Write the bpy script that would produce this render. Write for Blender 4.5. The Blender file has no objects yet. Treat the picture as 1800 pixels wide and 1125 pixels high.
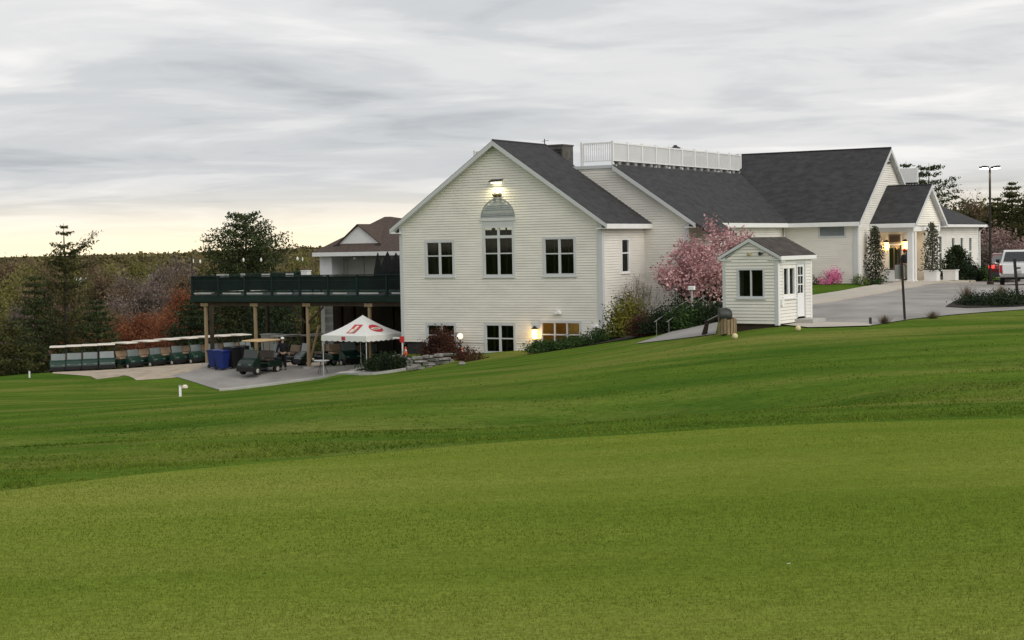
import bpy, bmesh, math, random
import numpy as np
from mathutils import Vector, Matrix
random.seed(7)
SC = bpy.context.scene
COL = SC.collection
PI = math.pi
# ------------------------------------------------------------------ camera
F, CX, CY = 2850.0, 900.0, 562.5            # focal length and centre in photo pixels (1800 x 1125)
PITCH, ROLL = math.radians(-2.66), math.radians(1.09)
fw = np.array([0, math.cos(PITCH), math.sin(PITCH)]); r0 = np.array([1.0, 0, 0]); u0 = np.cross(r0, fw)
RT = math.cos(ROLL) * r0 - math.sin(ROLL) * u0
UP = math.sin(ROLL) * r0 + math.cos(ROLL) * u0
cd = bpy.data.cameras.new('camera'); cam = bpy.data.objects.new('camera', cd); COL.objects.link(cam)
cd.sensor_fit = 'HORIZONTAL'; cd.sensor_width = 36.0; cd.lens = F / 1800 * 36
cd.clip_start = 0.1; cd.clip_end = 9000
cam.matrix_world = Matrix(((RT[0], UP[0], -fw[0], 0), (RT[1], UP[1], -fw[1], 0), (RT[2], UP[2], -fw[2], 0), (0, 0, 0, 1)))
SC.camera = cam
# ------------------------------------------------------------------ world: overcast evening sky
SUN_AZ, SUN_EL = math.radians(136), math.radians(32)      # azimuth clockwise from +Y
W = bpy.data.worlds.new('World'); SC.world = W; W.use_nodes = True
nt = W.node_tree; nt.nodes.clear()
def nd(t, **k):
    n = nt.nodes.new(t)
    for a, b in k.items(): setattr(n, a, b)
    return n
def mth(op, a, b=None, c=None, clamp=False):
    n = nd('ShaderNodeMath', operation=op, use_clamp=clamp)
    for i, v in enumerate((a, b, c)):
        if v is None: continue
        if isinstance(v, (int, float)): n.inputs[i].default_value = v
        else: nt.links.new(v, n.inputs[i])
    return n.outputs[0]
tc = nd('ShaderNodeTexCoord'); sep = nd('ShaderNodeSeparateXYZ'); nt.links.new(tc.outputs['Generated'], sep.inputs[0])
zc = mth('ADD', mth('MAXIMUM', sep.outputs[2], 0.0), 0.12)
cmb = nd('ShaderNodeCombineXYZ')
nt.links.new(mth('DIVIDE', sep.outputs[0], zc), cmb.inputs[0]); nt.links.new(mth('DIVIDE', sep.outputs[1], zc), cmb.inputs[1])
def cloud(scale, detail, rough, dist, off):
    mp = nd('ShaderNodeMapping'); mp.inputs['Location'].default_value = off; mp.inputs['Scale'].default_value = (scale * 0.7, scale, 1)
    mp.inputs['Rotation'].default_value = (0, 0, math.radians(-14))
    nt.links.new(cmb.outputs[0], mp.inputs[0])
    n = nd('ShaderNodeTexNoise'); n.inputs['Scale'].default_value = 1; n.inputs['Detail'].default_value = detail
    n.inputs['Roughness'].default_value = rough; n.inputs['Distortion'].default_value = dist
    nt.links.new(mp.outputs[0], n.inputs['Vector']); return n.outputs[0]
n1 = cloud(1.5, 6, 0.52, 0.7, (3.1, 1.7, 0)); n2 = cloud(5.0, 5, 0.55, 0.5, (11, 4, 2)); n3 = cloud(0.6, 3, 0.5, 0.3, (5, 9, 1))
mix = mth('ADD', mth('ADD', mth('MULTIPLY', n1, 0.62), mth('MULTIPLY', n2, 0.13)), mth('MULTIPLY', n3, 0.34))
rmp = nd('ShaderNodeValToRGB'); nt.links.new(mix, rmp.inputs[0])
cr = rmp.color_ramp; cr.interpolation = 'EASE'
for p, c in ((0.38, (0.48, 0.51, 0.54, 1)), (0.50, (0.66, 0.675, 0.69, 1)), (0.59, (0.80, 0.80, 0.80, 1)), (0.70, (0.96, 0.945, 0.925, 1))):
    e = cr.elements.new(p); e.color = c
cr.elements.remove(cr.elements[0]); cr.elements.remove(cr.elements[-1])
# warm band of clearing sky low on the horizon, all the way round
glow = mth('POWER', mth('SUBTRACT', 1.0, mth('MULTIPLY', mth('ABSOLUTE', sep.outputs[2]), 22.0, None, True), None, True), 1.7)
hz = nd('ShaderNodeMix', data_type='RGBA'); nt.links.new(mth('MULTIPLY', glow, 0.95), hz.inputs[0])
nt.links.new(rmp.outputs[0], hz.inputs[6]); hz.inputs[7].default_value = (1.38, 1.17, 0.80, 1)
bg1 = nd('ShaderNodeBackground'); nt.links.new(hz.outputs[2], bg1.inputs[0]); bg1.inputs[1].default_value = 0.92
sky = nd('ShaderNodeTexSky'); sky.sky_type = 'NISHITA'; sky.sun_disc = False
sky.sun_elevation = SUN_EL; sky.sun_rotation = SUN_AZ; sky.dust_density = 3.0
bg2 = nd('ShaderNodeBackground'); nt.links.new(sky.outputs[0], bg2.inputs[0]); bg2.inputs[1].default_value = 0.05
mx = nd('ShaderNodeMixShader'); mx.inputs[0].default_value = 0.10          # a thin trace of clear sky through the cloud deck
nt.links.new(bg1.outputs[0], mx.inputs[1]); nt.links.new(bg2.outputs[0], mx.inputs[2])
wo = nd('ShaderNodeOutputWorld'); nt.links.new(mx.outputs[0], wo.inputs[0])
sd = bpy.data.lights.new('sun', 'SUN'); sun = bpy.data.objects.new('sun', sd); COL.objects.link(sun)
sd.energy = 1.5; sd.angle = math.radians(50); sd.color = (1.0, 0.955, 0.87)
sdir = Vector((math.sin(SUN_AZ) * math.cos(SUN_EL), math.cos(SUN_AZ) * math.cos(SUN_EL), math.sin(SUN_EL)))
sun.rotation_euler = sdir.to_track_quat('Z', 'Y').to_euler(); sun.location = (20, -30, 40)
SC.view_settings.view_transform = 'Standard'; SC.view_settings.look = 'None'; SC.view_settings.gamma = 1
SC.view_settings.use_curve_mapping = False; SC.view_settings.exposure = 0.2
# ------------------------------------------------------------------ picture directions
def ray(x, y):
    d = fw * F + RT * (x - CX) - UP * (y - CY); return d / d[1]
def P(x, y, Y): return ray(x, y) * Y
# ------------------------------------------------------------------ terrain
CP = []                                     # control points (X, Y, z), heights from the eye
def cp(x, y, Y): CP.append(tuple(P(x, y, Y)))
for X in (-12, -6, 0, 6, 12):
    for Y in (-8, 0, 8, 14): CP.append((X, Y, -1.6 + 0.02 * X - 0.045 * Y))
for a in ((0, 868, 16.8), (300, 830, 18.6), (600, 803, 20), (900, 778, 21), (1200, 761, 21), (1500, 746, 21), (1800, 738, 21),
          (0, 822, 21.5), (300, 788, 24), (600, 768, 26), (900, 758, 27), (1200, 738, 27),
          (0, 768, 36), (300, 742, 39), (600, 716, 39), (900, 700, 40), (1200, 670, 40), (1500, 648, 39), (1800, 640, 38),
          (0, 702, 70), (300, 700, 62), (600, 672, 62), (900, 648, 60), (1150, 622, 58), (1300, 596, 54.5), (1500, 588, 54), (1800, 570, 56),
          (1368, 574, 59), (1440, 577, 58), (1591, 562, 61), (1700, 553, 63), (1800, 545, 66), (1440, 548, 66), (1440, 532, 71),
          (717, 649, 79.5), (880, 619, 78.5), (800, 636, 77), (960, 616, 75.5), (1060, 602, 73), (1120, 604, 66),
          (566, 665, 84), (460, 662, 86.5), (390, 686, 84), (320, 690, 82),
          (100, 655, 111.5), (190, 651, 112), (290, 643, 112), (430, 634, 112), (0, 664, 112), (240, 668, 98), (60, 657, 108),
          (1640, 498, 91), (1540, 505, 89), (1800, 500, 90), (1740, 504, 92), (1520, 515, 83)): cp(*a)
TH = math.radians(30)
cB = P(1058, 480, 77.0); OB = np.array([cB[0], cB[1], 0.0])          # clubhouse frame: near right corner of the front gable
bu = np.array([math.cos(TH), -math.sin(TH), 0]); bw = np.array([math.sin(TH), math.cos(TH), 0])
def B(u, w, z=0.0): return OB + bu * u + bw * w + np.array([0, 0, z])
for (u, w, z) in ((-11.5, -0.2, -5.4), (-6, -0.2, -5.3), (-2.5, 0, -5.1), (0.3, 0, -4.35), (0.3, 4.7, -3.75), (2.5, 4.7, -3.5), (2.5, 11, -3.0),
                  (3, 17.6, -2.6), (6.7, 17.7, -2.5), (9.3, 20, -2.6), (9.3, 26, -2.68), (7.6, 41, -2.9), (-11.5, 6, -6.3), (-12.3, 1, -6.25), (-22, 9, -7.1), (-14, 9, -6.7),
                  (-5, 10, -4.5), (-5, 25, -4), (0, 45, -4.0)):
    CP.append(tuple(B(u, w, z)))
for (x_, y_) in ((362, 642), (449, 646), (541, 649), (640, 641)):
    d_ = ray(x_, y_); CP.append(tuple(d_ * (OB @ bw + 1.85) / (d_ @ bw)))
CP += [(40, 20, -1.7), (42, 60, -2.9), (60, 100, -2.6), (60, 140, -2.8), (34, 142, -2.9), (-30, 20, -3.2), (-46, 60, -6.6), (-55, 100, -9.2), (-48, 132, -11.5),
       (-22, 138, -10.5), (0, 140, -8), (18, 135, -4.5), (-25, -22, -1.4), (25, -22, -0.6), (0, -30, -0.6), (-36, 125, -10.2), (-26, 125, -9.6), (-14, 125, -9)]
CP = np.array(CP); _C = CP[:, :2] / 50.0
def _phi(r2): return 0.5 * r2 * np.log(r2 + 1e-9)
_n = len(CP); _K = _phi(((_C[:, None] - _C[None]) ** 2).sum(-1)) + np.eye(_n) * 2e-4
_Pm = np.hstack([np.ones((_n, 1)), _C]); _A = np.block([[_K, _Pm], [_Pm.T, np.zeros((3, 3))]])
_S = np.linalg.solve(_A, np.concatenate([CP[:, 2], np.zeros(3)]))
def sstep(a, b, v):
    t = np.clip((v - a) / (b - a), 0, 1); return t * t * (3 - 2 * t)
def _far(X, Y):
    left = sstep(40, -30, X - Y * 0.02)
    hill = -15.5 + 7.0 * sstep(300, 900, Y) + 3.0 * np.sin(X * 0.006 + 1) * sstep(250, 700, Y)
    near = -11.0 + (hill + 11.0) * sstep(130, 210, Y)
    return left * near + (1 - left) * (-2.9 - 2 * sstep(200, 600, Y))
def ground(X, Y):
    X = np.atleast_1d(np.asarray(X, float)); Y = np.atleast_1d(np.asarray(Y, float))
    xc = np.clip(X, -60, 62); yc = np.clip(Y, -30, 142)
    q = np.stack([xc, yc], -1) / 50.0
    out = np.empty(len(X))
    for i in range(0, len(X), 20000):
        r2 = ((q[i:i + 20000, None] - _C[None]) ** 2).sum(-1)
        out[i:i + 20000] = _phi(r2) @ _S[:_n] + _S[_n] + q[i:i + 20000] @ _S[_n + 1:]
    near_w = (1 - sstep(120, 150, Y)) * (1 - sstep(50, 75, np.abs(X)))
    side = (1 - sstep(120, 150, Y))
    flat = np.clip(out, -12, -0.2)
    fr = _far(X, Y)
    z = near_w * out + (1 - near_w) * (side * flat + (1 - side) * fr)
    z = z + 0.015 * np.sin(X * 0.55 + 0.4 * Y) * np.sin(Y * 0.35 - 0.2 * X) * sstep(22, 30, Y) * (1 - sstep(52, 58, Y))
    z = z + 0.025 * np.sin(X * 0.21 - Y * 0.33 + 1.0) * sstep(24, 34, Y) * (1 - sstep(50, 58, Y))
    c = Y - (32.5 + 0.10 * X); wl = sstep(9, 2, X)
    z = z - 0.80 * np.exp(-(c / 3.4) ** 2) * wl + 0.12 * np.exp(-((c + 5.5) / 2.2) ** 2) * wl
    return z
def g1(X, Y): return float(ground([X], [Y])[0])
def G(x, y, y0=5.0, y1=150.0):
    """where the line of sight through a photo pixel meets the ground"""
    Ys = np.arange(y0, y1, 0.4); d = ray(x, y)
    gz = ground(d[0] * Ys, Ys); k = np.nonzero(d[2] * Ys < gz)[0]
    if len(k) == 0: Y = y1
    else:
        k = k[0]
        if k == 0: Y = Ys[0]
        else:
            a = d[2] * Ys[k - 1] - gz[k - 1]; b = gz[k] - d[2] * Ys[k]; Y = Ys[k - 1] + 0.4 * a / (a + b + 1e-9)
    return np.array([d[0] * Y, Y, g1(d[0] * Y, Y)])
# ------------------------------------------------------------------ materials
MATS = {}
def mat(name, col, rough=0.75, var=0.12, scale=2.0, bump=0.0, bscale=30.0, metal=0.0, spec=0.4, col2=None, emit=0.0, island=0.0, trans=0.0, stretch=(1, 1, 1), detail=5.0):
    if name in MATS: return MATS[name]
    m = bpy.data.materials.new(name); m.use_nodes = True; t = m.node_tree; N = t.nodes; L = t.links
    b = N['Principled BSDF']; b.inputs['Roughness'].default_value = rough; b.inputs['Metallic'].default_value = metal
    b.inputs['Specular IOR Level'].default_value = spec
    geo = N.new('ShaderNodeNewGeometry'); mp = N.new('ShaderNodeMapping'); mp.inputs['Scale'].default_value = stretch
    L.new(geo.outputs['Position'], mp.inputs[0])
    ns = N.new('ShaderNodeTexNoise'); ns.inputs['Scale'].default_value = scale; ns.inputs['Detail'].default_value = detail; ns.inputs['Roughness'].default_value = 0.6
    L.new(mp.outputs[0], ns.inputs['Vector'])
    rp = N.new('ShaderNodeValToRGB'); L.new(ns.outputs[0], rp.inputs[0])
    c = np.array(col); c2 = np.array(col2) if col2 is not None else c
    lo = np.clip(c * (1 - var), 0, 1); hi = np.clip(c2 * (1 + var), 0, 1)
    rp.color_ramp.elements[0].position = 0.32; rp.color_ramp.elements[1].position = 0.68
    rp.color_ramp.elements[0].color = (*lo, 1); rp.color_ramp.elements[1].color = (*hi, 1)
    out = rp.outputs[0]
    if island:
        mxn = N.new('ShaderNodeMix'); mxn.data_type = 'RGBA'; mxn.blend_type = 'MULTIPLY'; mxn.inputs[0].default_value = 1
        mr = N.new('ShaderNodeMapRange'); mr.inputs[3].default_value = 1 - island; mr.inputs[4].default_value = 1 + island
        L.new(geo.outputs['Random Per Island'], mr.inputs[0]); L.new(out, mxn.inputs[6])
        cb = N.new('ShaderNodeCombineColor')
        for i in range(3): L.new(mr.outputs[0], cb.inputs[i])
        L.new(cb.outputs[0], mxn.inputs[7]); out = mxn.outputs[2]
    L.new(out, b.inputs['Base Color'])
    if emit:
        b.inputs['Emission Color'].default_value = (*col, 1); b.inputs['Emission Strength'].default_value = emit
    if bump:
        n2 = N.new('ShaderNodeTexNoise'); n2.inputs['Scale'].default_value = bscale; n2.inputs['Detail'].default_value = 4
        L.new(mp.outputs[0], n2.inputs['Vector'])
        bp = N.new('ShaderNodeBump'); bp.inputs['Strength'].default_value = bump; bp.inputs['Distance'].default_value = 0.03
        L.new(n2.outputs[0], bp.inputs['Height']); L.new(bp.outputs[0], b.inputs['Normal'])
    if trans:
        tr = N.new('ShaderNodeBsdfTranslucent'); L.new(out, tr.inputs[0]); ms = N.new('ShaderNodeMixShader'); ms.inputs[0].default_value = trans
        L.new(b.outputs[0], ms.inputs[1]); L.new(tr.outputs[0], ms.inputs[2]); L.new(ms.outputs[0], N['Material Output'].inputs[0])
    MATS[name] = m; return m
def glass_mat():
    m = bpy.data.materials.new('window_glass'); m.use_nodes = True; t = m.node_tree; N = t.nodes; L = t.links
    N.remove(N['Principled BSDF'])
    tr = N.new('ShaderNodeBsdfTransparent'); tr.inputs[0].default_value = (0.62, 0.66, 0.64, 1)
    gl = N.new('ShaderNodeBsdfGlossy'); gl.inputs['Roughness'].default_value = 0.04; gl.inputs[0].default_value = (0.75, 0.78, 0.8, 1)
    fr = N.new('ShaderNodeFresnel'); fr.inputs[0].default_value = 1.33
    ms = N.new('ShaderNodeMixShader'); L.new(fr.outputs[0], ms.inputs[0]); L.new(tr.outputs[0], ms.inputs[1]); L.new(gl.outputs[0], ms.inputs[2])
    L.new(ms.outputs[0], N['Material Output'].inputs[0]); return m
GLASS = glass_mat()
SIDING = mat('cream_siding', (0.755, 0.732, 0.672), 0.6, 0.07, 0.7, 0.05, 20, stretch=(1, 1, 2.5))
TRIM = mat('shaded_grey_trim', (0.56, 0.575, 0.585), 0.55, 0.04, 1.0)  # trim grey deepened to hold the shading of the front faces
WHITE = mat('white_paint', (0.80, 0.80, 0.79), 0.5, 0.04, 1.5)
SHINGLE = mat('charcoal_shingle', (0.046, 0.046, 0.048), 0.9, 0.30, 1.8, 0.5, 14, spec=0.2, stretch=(1, 1, 3), detail=11)
SHINGLE2 = mat('brown_shingle', (0.085, 0.062, 0.052), 0.9, 0.28, 5.0, 0.5, 14, spec=0.2, stretch=(1, 1, 3))
DARK = mat('dark_metal', (0.02, 0.02, 0.022), 0.5, 0.2, 4)
ASPHALT = mat('asphalt', (0.285, 0.27, 0.252), 0.9, 0.26, 0.35, 0.35, 60, detail=9)
CONC = mat('pale_concrete', (0.46, 0.42, 0.36), 0.9, 0.10, 0.8, 0.2, 40, detail=8)
KERBM = mat('kerb_concrete', (0.42, 0.41, 0.38), 0.9, 0.12, 1.2, 0.2, 40)
GRAVEL = mat('tan_gravel', (0.40, 0.33, 0.25), 0.95, 0.22, 1.2, 0.6, 25, detail=9)
TREATED = mat('treated_timber', (0.30, 0.22, 0.13), 0.8, 0.18, 3, 0.2, 20, stretch=(4, 4, 0.5))
GREENP = mat('dark_green_paint', (0.003, 0.017, 0.012), 0.8, 0.35, 2.0)
MESHG = mat('dark_green_mesh_fabric', (0.002, 0.010, 0.008), 0.95, 0.5, 1.2, 0.3, 8)
DKWOOD = mat('dark_timber', (0.045, 0.030, 0.020), 0.85, 0.3, 3)
BARK = mat('bark', (0.055, 0.042, 0.032), 0.95, 0.35, 6, 0.6, 12, stretch=(3, 3, 0.6))
PALEBARK = mat('grey_bark', (0.13, 0.11, 0.09), 0.95, 0.3, 6, 0.5, 12, stretch=(3, 3, 0.6))
MULCH = mat('dark_mulch', (0.022, 0.015, 0.010), 1.0, 0.5, 6, 0.8, 30)
STONE = mat('grey_field_stone', (0.22, 0.21, 0.20), 0.9, 0.45, 3.5, 0.6, 12)
RUBBER = mat('black_rubber', (0.012, 0.012, 0.012), 0.85, 0.2, 8)
HUB = mat('pale_hub', (0.42, 0.40, 0.36), 0.45, 0.1, 4)
CARTG = mat('cart_green_paint', (0.010, 0.038, 0.026), 0.25, 0.1, 2, spec=0.6)
CARTROOF = mat('cart_roof_off_white', (0.70, 0.64, 0.55), 0.5, 0.06, 1)
BEIGE = mat('beige_vinyl', (0.42, 0.30, 0.20), 0.6, 0.1, 3)
PLASTIC = mat('windshield_plastic', (0.17, 0.20, 0.20), 0.25, 0.12, 1.5, spec=0.7)
# ------------------------------------------------------------------ mesh helpers
class MB:
    def __init__(s): s.v = []; s.f = []
    def add(s, vs, fs):
        n = len(s.v); s.v += [tuple(map(float, p)) for p in vs]; s.f += [tuple(n + i for i in f) for f in fs]; return s
    def box(s, a, b):
        x0, y0, z0 = a; x1, y1, z1 = b
        return s.add([(x0, y0, z0), (x1, y0, z0), (x1, y1, z0), (x0, y1, z0), (x0, y0, z1), (x1, y0, z1), (x1, y1, z1), (x0, y1, z1)],
                     [(3, 2, 1, 0), (4, 5, 6, 7), (0, 1, 5, 4), (1, 2, 6, 5), (2, 3, 7, 6), (3, 0, 4, 7)])
    def beam(s, p0, p1, wd, ht):
        p0 = Vector(p0); p1 = Vector(p1); d = (p1 - p0).normalized(); up = Vector((0, 0, 1)) if abs(d.z) < 0.95 else Vector((0, 1, 0))
        r = d.cross(up).normalized() * wd / 2; q = r.cross(d).normalized() * ht / 2
        vs = [p + a * r + b * q for p in (p0, p1) for a, b in ((-1, -1), (1, -1), (1, 1), (-1, 1))]
        return s.add(vs, [(3, 2, 1, 0), (4, 5, 6, 7), (0, 1, 5, 4), (1, 2, 6, 5), (2, 3, 7, 6), (3, 0, 4, 7)])
    def tube(s, pts, r, n=8, cap=True):
        pts = [Vector(p) for p in pts]; rs = r if isinstance(r, (list, tuple)) else [r] * len(pts)
        vs = []; fs = []
        for i, p in enumerate(pts):
            d = (pts[min(i + 1, len(pts) - 1)] - pts[max(i - 1, 0)]).normalized()
            a = d.orthogonal().normalized() if abs(d.z) < 0.98 else Vector((1, 0, 0)); a = (a - d * a.dot(d)).normalized(); b = d.cross(a)
            for k in range(n):
                t = 2 * PI * k / n; vs.append(p + (a * math.cos(t) + b * math.sin(t)) * rs[i])
        for i in range(len(pts) - 1):
            for k in range(n):
                j = (k + 1) % n; fs.append((i * n + k, i * n + j, (i + 1) * n + j, (i + 1) * n + k))
        if cap:
            fs.append(tuple(range(n - 1, -1, -1))); fs.append(tuple((len(pts) - 1) * n + k for k in range(n)))
        return s.add(vs, fs)
    def lathe(s, prof, n=16, o=(0, 0, 0), axis='z'):
        vs = []; fs = []
        for (r, h) in prof:
            for k in range(n):
                t = 2 * PI * k / n; c, q = r * math.cos(t), r * math.sin(t)
                p = (c, q, h) if axis == 'z' else ((c, h, q) if axis == 'y' else (h, c, q))
                vs.append((p[0] + o[0], p[1] + o[1], p[2] + o[2]))
        for i in range(len(prof) - 1):
            for k in range(n):
                j = (k + 1) % n; fs.append((i * n + k, i * n + j, (i + 1) * n + j, (i + 1) * n + k))
        fs.append(tuple(range(n - 1, -1, -1))); fs.append(tuple((len(prof) - 1) * n + k for k in range(n)))
        return s.add(vs, fs)
    def prism(s, poly, y0, y1, axis='y'):
        """2D polygon (x, z) pushed along y, or along another axis"""
        n = len(poly); vs = []
        for y in (y0, y1):
            for (a, b) in poly: vs.append({'y': (a, y, b), 'x': (y, a, b), 'z': (a, b, y)}[axis])
        fs = [tuple(range(n - 1, -1, -1)), tuple(range(n, 2 * n))] + [(i, (i + 1) % n, n + (i + 1) % n, n + i) for i in range(n)]
        return s.add(vs, fs)
    def slab(s, pts, th):
        """polygon in space given thickness downwards"""
        n = len(pts); vs = list(pts) + [(p[0], p[1], p[2] - th) for p in pts]
        return s.add(vs, [tuple(range(n)), tuple(range(2 * n - 1, n - 1, -1))] + [(i, n + i, n + (i + 1) % n, (i + 1) % n) for i in range(n)])
    def mesh(s, name):
        me = bpy.data.meshes.new(name); me.from_pydata(s.v, [], s.f); me.validate()
        bm = bmesh.new(); bm.from_mesh(me); bmesh.ops.recalc_face_normals(bm, faces=bm.faces); bm.to_mesh(me); bm.free(); return me
    def build(s, name, m, parent=None, smooth=False, bevel=0.0, kind=None, label=None):
        me = s.mesh(name); me.materials.append(m)
        if smooth:
            me.polygons.foreach_set('use_smooth', [True] * len(me.polygons)); me.set_sharp_from_angle(angle=math.radians(40))
        o = bpy.data.objects.new(name, me); COL.objects.link(o); o.parent = parent
        if bevel:
            bv = o.modifiers.new('bevel', 'BEVEL'); bv.width = bevel; bv.segments = 2; bv.limit_method = 'ANGLE'
        if kind: o['kind'] = kind
        if label: o['label'] = label
        return o
def bx(a, b): return MB().box(a, b)
def tag(o, label, cat, group=None, kind=None):
    o['label'] = label; o['category'] = cat
    if group: o['group'] = group
    if kind: o['kind'] = kind
    return o
def thing(name, label, cat, loc=(0, 0, 0), rz=0.0, group=None):
    o = bpy.data.objects.new(name, None); COL.objects.link(o); o.empty_display_size = 0.3
    o.location = tuple(map(float, loc)); o.rotation_euler = (0, 0, rz); return tag(o, label, cat, group)
KIDS = {}
def copy_tree(root, loc, rz=0.0, scale=1.0, label=None, mats=None):
    r = root.copy(); COL.objects.link(r); r.location = tuple(map(float, loc)); r.rotation_euler = (0, 0, rz)
    r.scale = scale if isinstance(scale, tuple) else (scale,) * 3
    if label: r['label'] = label
    def kids(src, dst):
        for c in [o for o in bpy.data.objects if o.parent == src]:
            k = c.copy(); COL.objects.link(k); k.parent = dst
            if mats and c.name.split('.')[0] in mats:
                k.material_slots[0].link = 'OBJECT'; k.material_slots[0].material = mats[c.name.split('.')[0]]
            kids(c, k)
    kids(root, r); return r
def fast_mesh(name, V, nper):
    """V: (N*nper, 3) array of separate polygons with nper corners"""
    V = np.ascontiguousarray(V, dtype=np.float32); n = len(V) // nper
    me = bpy.data.meshes.new(name); me.vertices.add(len(V)); me.vertices.foreach_set('co', V.ravel())
    me.loops.add(len(V)); me.loops.foreach_set('vertex_index', np.arange(len(V), dtype=np.int32))
    me.polygons.add(n); me.polygons.foreach_set('loop_start', np.arange(0, len(V), nper, dtype=np.int32))
    me.update(calc_edges=True); return me
def mobj(name, me, m, parent=None):
    me.materials.append(m); o = bpy.data.objects.new(name, me); COL.objects.link(o); o.parent = parent; return o
RNG = np.random.default_rng(11)
def leaf_quads(C, size, aspect=0.6, droop=0.0):
    """one small kite-shaped face per centre, turned at random"""
    n = len(C); d = RNG.normal(size=(n, 3)); d[:, 2] -= droop; d /= np.linalg.norm(d, axis=1)[:, None]
    e = RNG.normal(size=(n, 3)); e -= d * (e * d).sum(1)[:, None]; e /= np.linalg.norm(e, axis=1)[:, None]
    s = (size * RNG.uniform(0.6, 1.3, n))[:, None] if np.isscalar(size) else size[:, None]
    V = np.stack([C - d * s * 0.5, C + e * s * aspect * 0.5, C + d * s * 0.5, C - e * s * aspect * 0.5], 1)
    return V.reshape(-1, 3)
# ------------------------------------------------------------------ ground sheet
def grass_mat(name, dark, light, dry, big, fine, contrast=1.0, streak=(0.5, 1.6, 1)):
    m = bpy.data.materials.new(name); m.use_nodes = True; t = m.node_tree; N = t.nodes; L = t.links
    b = N['Principled BSDF']; b.inputs['Roughness'].default_value = 1.0; b.inputs['Specular IOR Level'].default_value = 0.0
    geo = N.new('ShaderNodeNewGeometry'); mp = N.new('ShaderNodeMapping'); mp.inputs['Scale'].default_value = streak; mp.inputs['Rotation'].default_value = (0, 0, 0.12)
    L.new(geo.outputs['Position'], mp.inputs[0])
    def noise(sc, de, ro=0.6):
        n = N.new('ShaderNodeTexNoise'); n.inputs['Scale'].default_value = sc; n.inputs['Detail'].default_value = de; n.inputs['Roughness'].default_value = ro
        L.new(mp.outputs[0], n.inputs['Vector']); return n.outputs[0]
    def ramp(x, lo, hi, c0, c1):
        r = N.new('ShaderNodeValToRGB'); L.new(x, r.inputs[0]); r.color_ramp.elements[0].position = lo; r.color_ramp.elements[1].position = hi
        r.color_ramp.elements[0].color = (*c0, 1); r.color_ramp.elements[1].color = (*c1, 1); return r.outputs[0]
    def mixc(f, a, bb, bt='MIX'):
        n = N.new('ShaderNodeMix'); n.data_type = 'RGBA'; n.blend_type = bt
        if isinstance(f, float): n.inputs[0].default_value = f
        else: L.new(f, n.inputs[0])
        L.new(a, n.inputs[6])
        if isinstance(bb, tuple): n.inputs[7].default_value = bb
        else: L.new(bb, n.inputs[7])
        return n.outputs[2]
    base = ramp(noise(big, 6), 0.36, 0.64, dark, light)
    dryf = ramp(noise(big * 0.55, 5), 0.47, 0.70, (0, 0, 0), (1, 1, 1))
    c = mixc(dryf, base, (*dry, 1))
    f1 = ramp(noise(fine, 5, 0.75), 0.3, 0.7, (1 - 0.35 * contrast,) * 3, (1 + 0.35 * contrast,) * 3)
    c = mixc(1.0, c, f1, 'MULTIPLY')
    nf = N.new('ShaderNodeTexNoise'); nf.inputs['Scale'].default_value = 55; nf.inputs['Detail'].default_value = 3; L.new(geo.outputs['Position'], nf.inputs['Vector'])
    c = mixc(1.0, c, ramp(nf.outputs[0], .3, .7, (.78,) * 3, (1.22,) * 3), 'MULTIPLY'); L.new(c, b.inputs['Base Color'])
    bp = N.new('ShaderNodeBump'); bp.inputs['Strength'].default_value = 0.5; bp.inputs['Distance'].default_value = 0.04
    L.new(noise(fine * 1.6, 4), bp.inputs['Height']); L.new(bp.outputs[0], b.inputs['Normal']); return m
ROUGH = grass_mat('rough_grass', (0.050, 0.104, 0.014), (0.100, 0.158, 0.022), (0.178, 0.184, 0.046), 0.28, 7.0)
GREEN = grass_mat('mown_green', (0.122, 0.176, 0.023), (0.178, 0.224, 0.036), (0.222, 0.242, 0.052), 0.34, 16.0, 0.75, (0.35, 1.3, 1))
def axis(edges):
    out = [edges[0][0]]
    for a, b, st in edges:
        n = max(1, int(round((b - a) / st))); out += list(np.linspace(a, b, n + 1)[1:])
    return np.array(out)
gx = axis(((-3200, -600, 200), (-600, -100, 25), (-100, -60, 5), (-60, 60, 0.8), (60, 110, 5), (110, 600, 25), (600, 3200, 200)))
gy = axis(((-300, -30, 20), (-30, 0, 3), (0, 100, 0.6), (100, 150, 1.5), (150, 300, 10), (300, 1000, 40), (1000, 4200, 200)))
XX, YY = np.meshgrid(gx, gy); ZZ = ground(XX.ravel(), YY.ravel())
nx, ny = len(gx), len(gy)
ids = np.arange(nx * ny).reshape(ny, nx)
quads = np.stack([ids[:-1, :-1], ids[:-1, 1:], ids[1:, 1:], ids[1:, :-1]], -1).reshape(-1, 4)
gme = bpy.data.meshes.new('ground'); gme.from_pydata(np.stack([XX.ravel(), YY.ravel(), ZZ], -1).tolist(), [], quads.tolist())
gme.polygons.foreach_set('use_smooth', [True] * len(gme.polygons))
go = mobj('ground', gme, ROUGH); go['kind'] = 'structure'; go['label'] = 'sloping rough lawn running down towards the clubhouse'
def inside(px, py, poly):
    c = np.zeros(len(px), bool); n = len(poly)
    for i in range(n):
        x0, y0 = poly[i][:2]; x1, y1 = poly[(i + 1) % n][:2]
        m = ((y0 > py) != (y1 > py)) & (px < (x1 - x0) * (py - y0) / ((y1 - y0) if y1 != y0 else 1e-9) + x0); c ^= m
    return c
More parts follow.
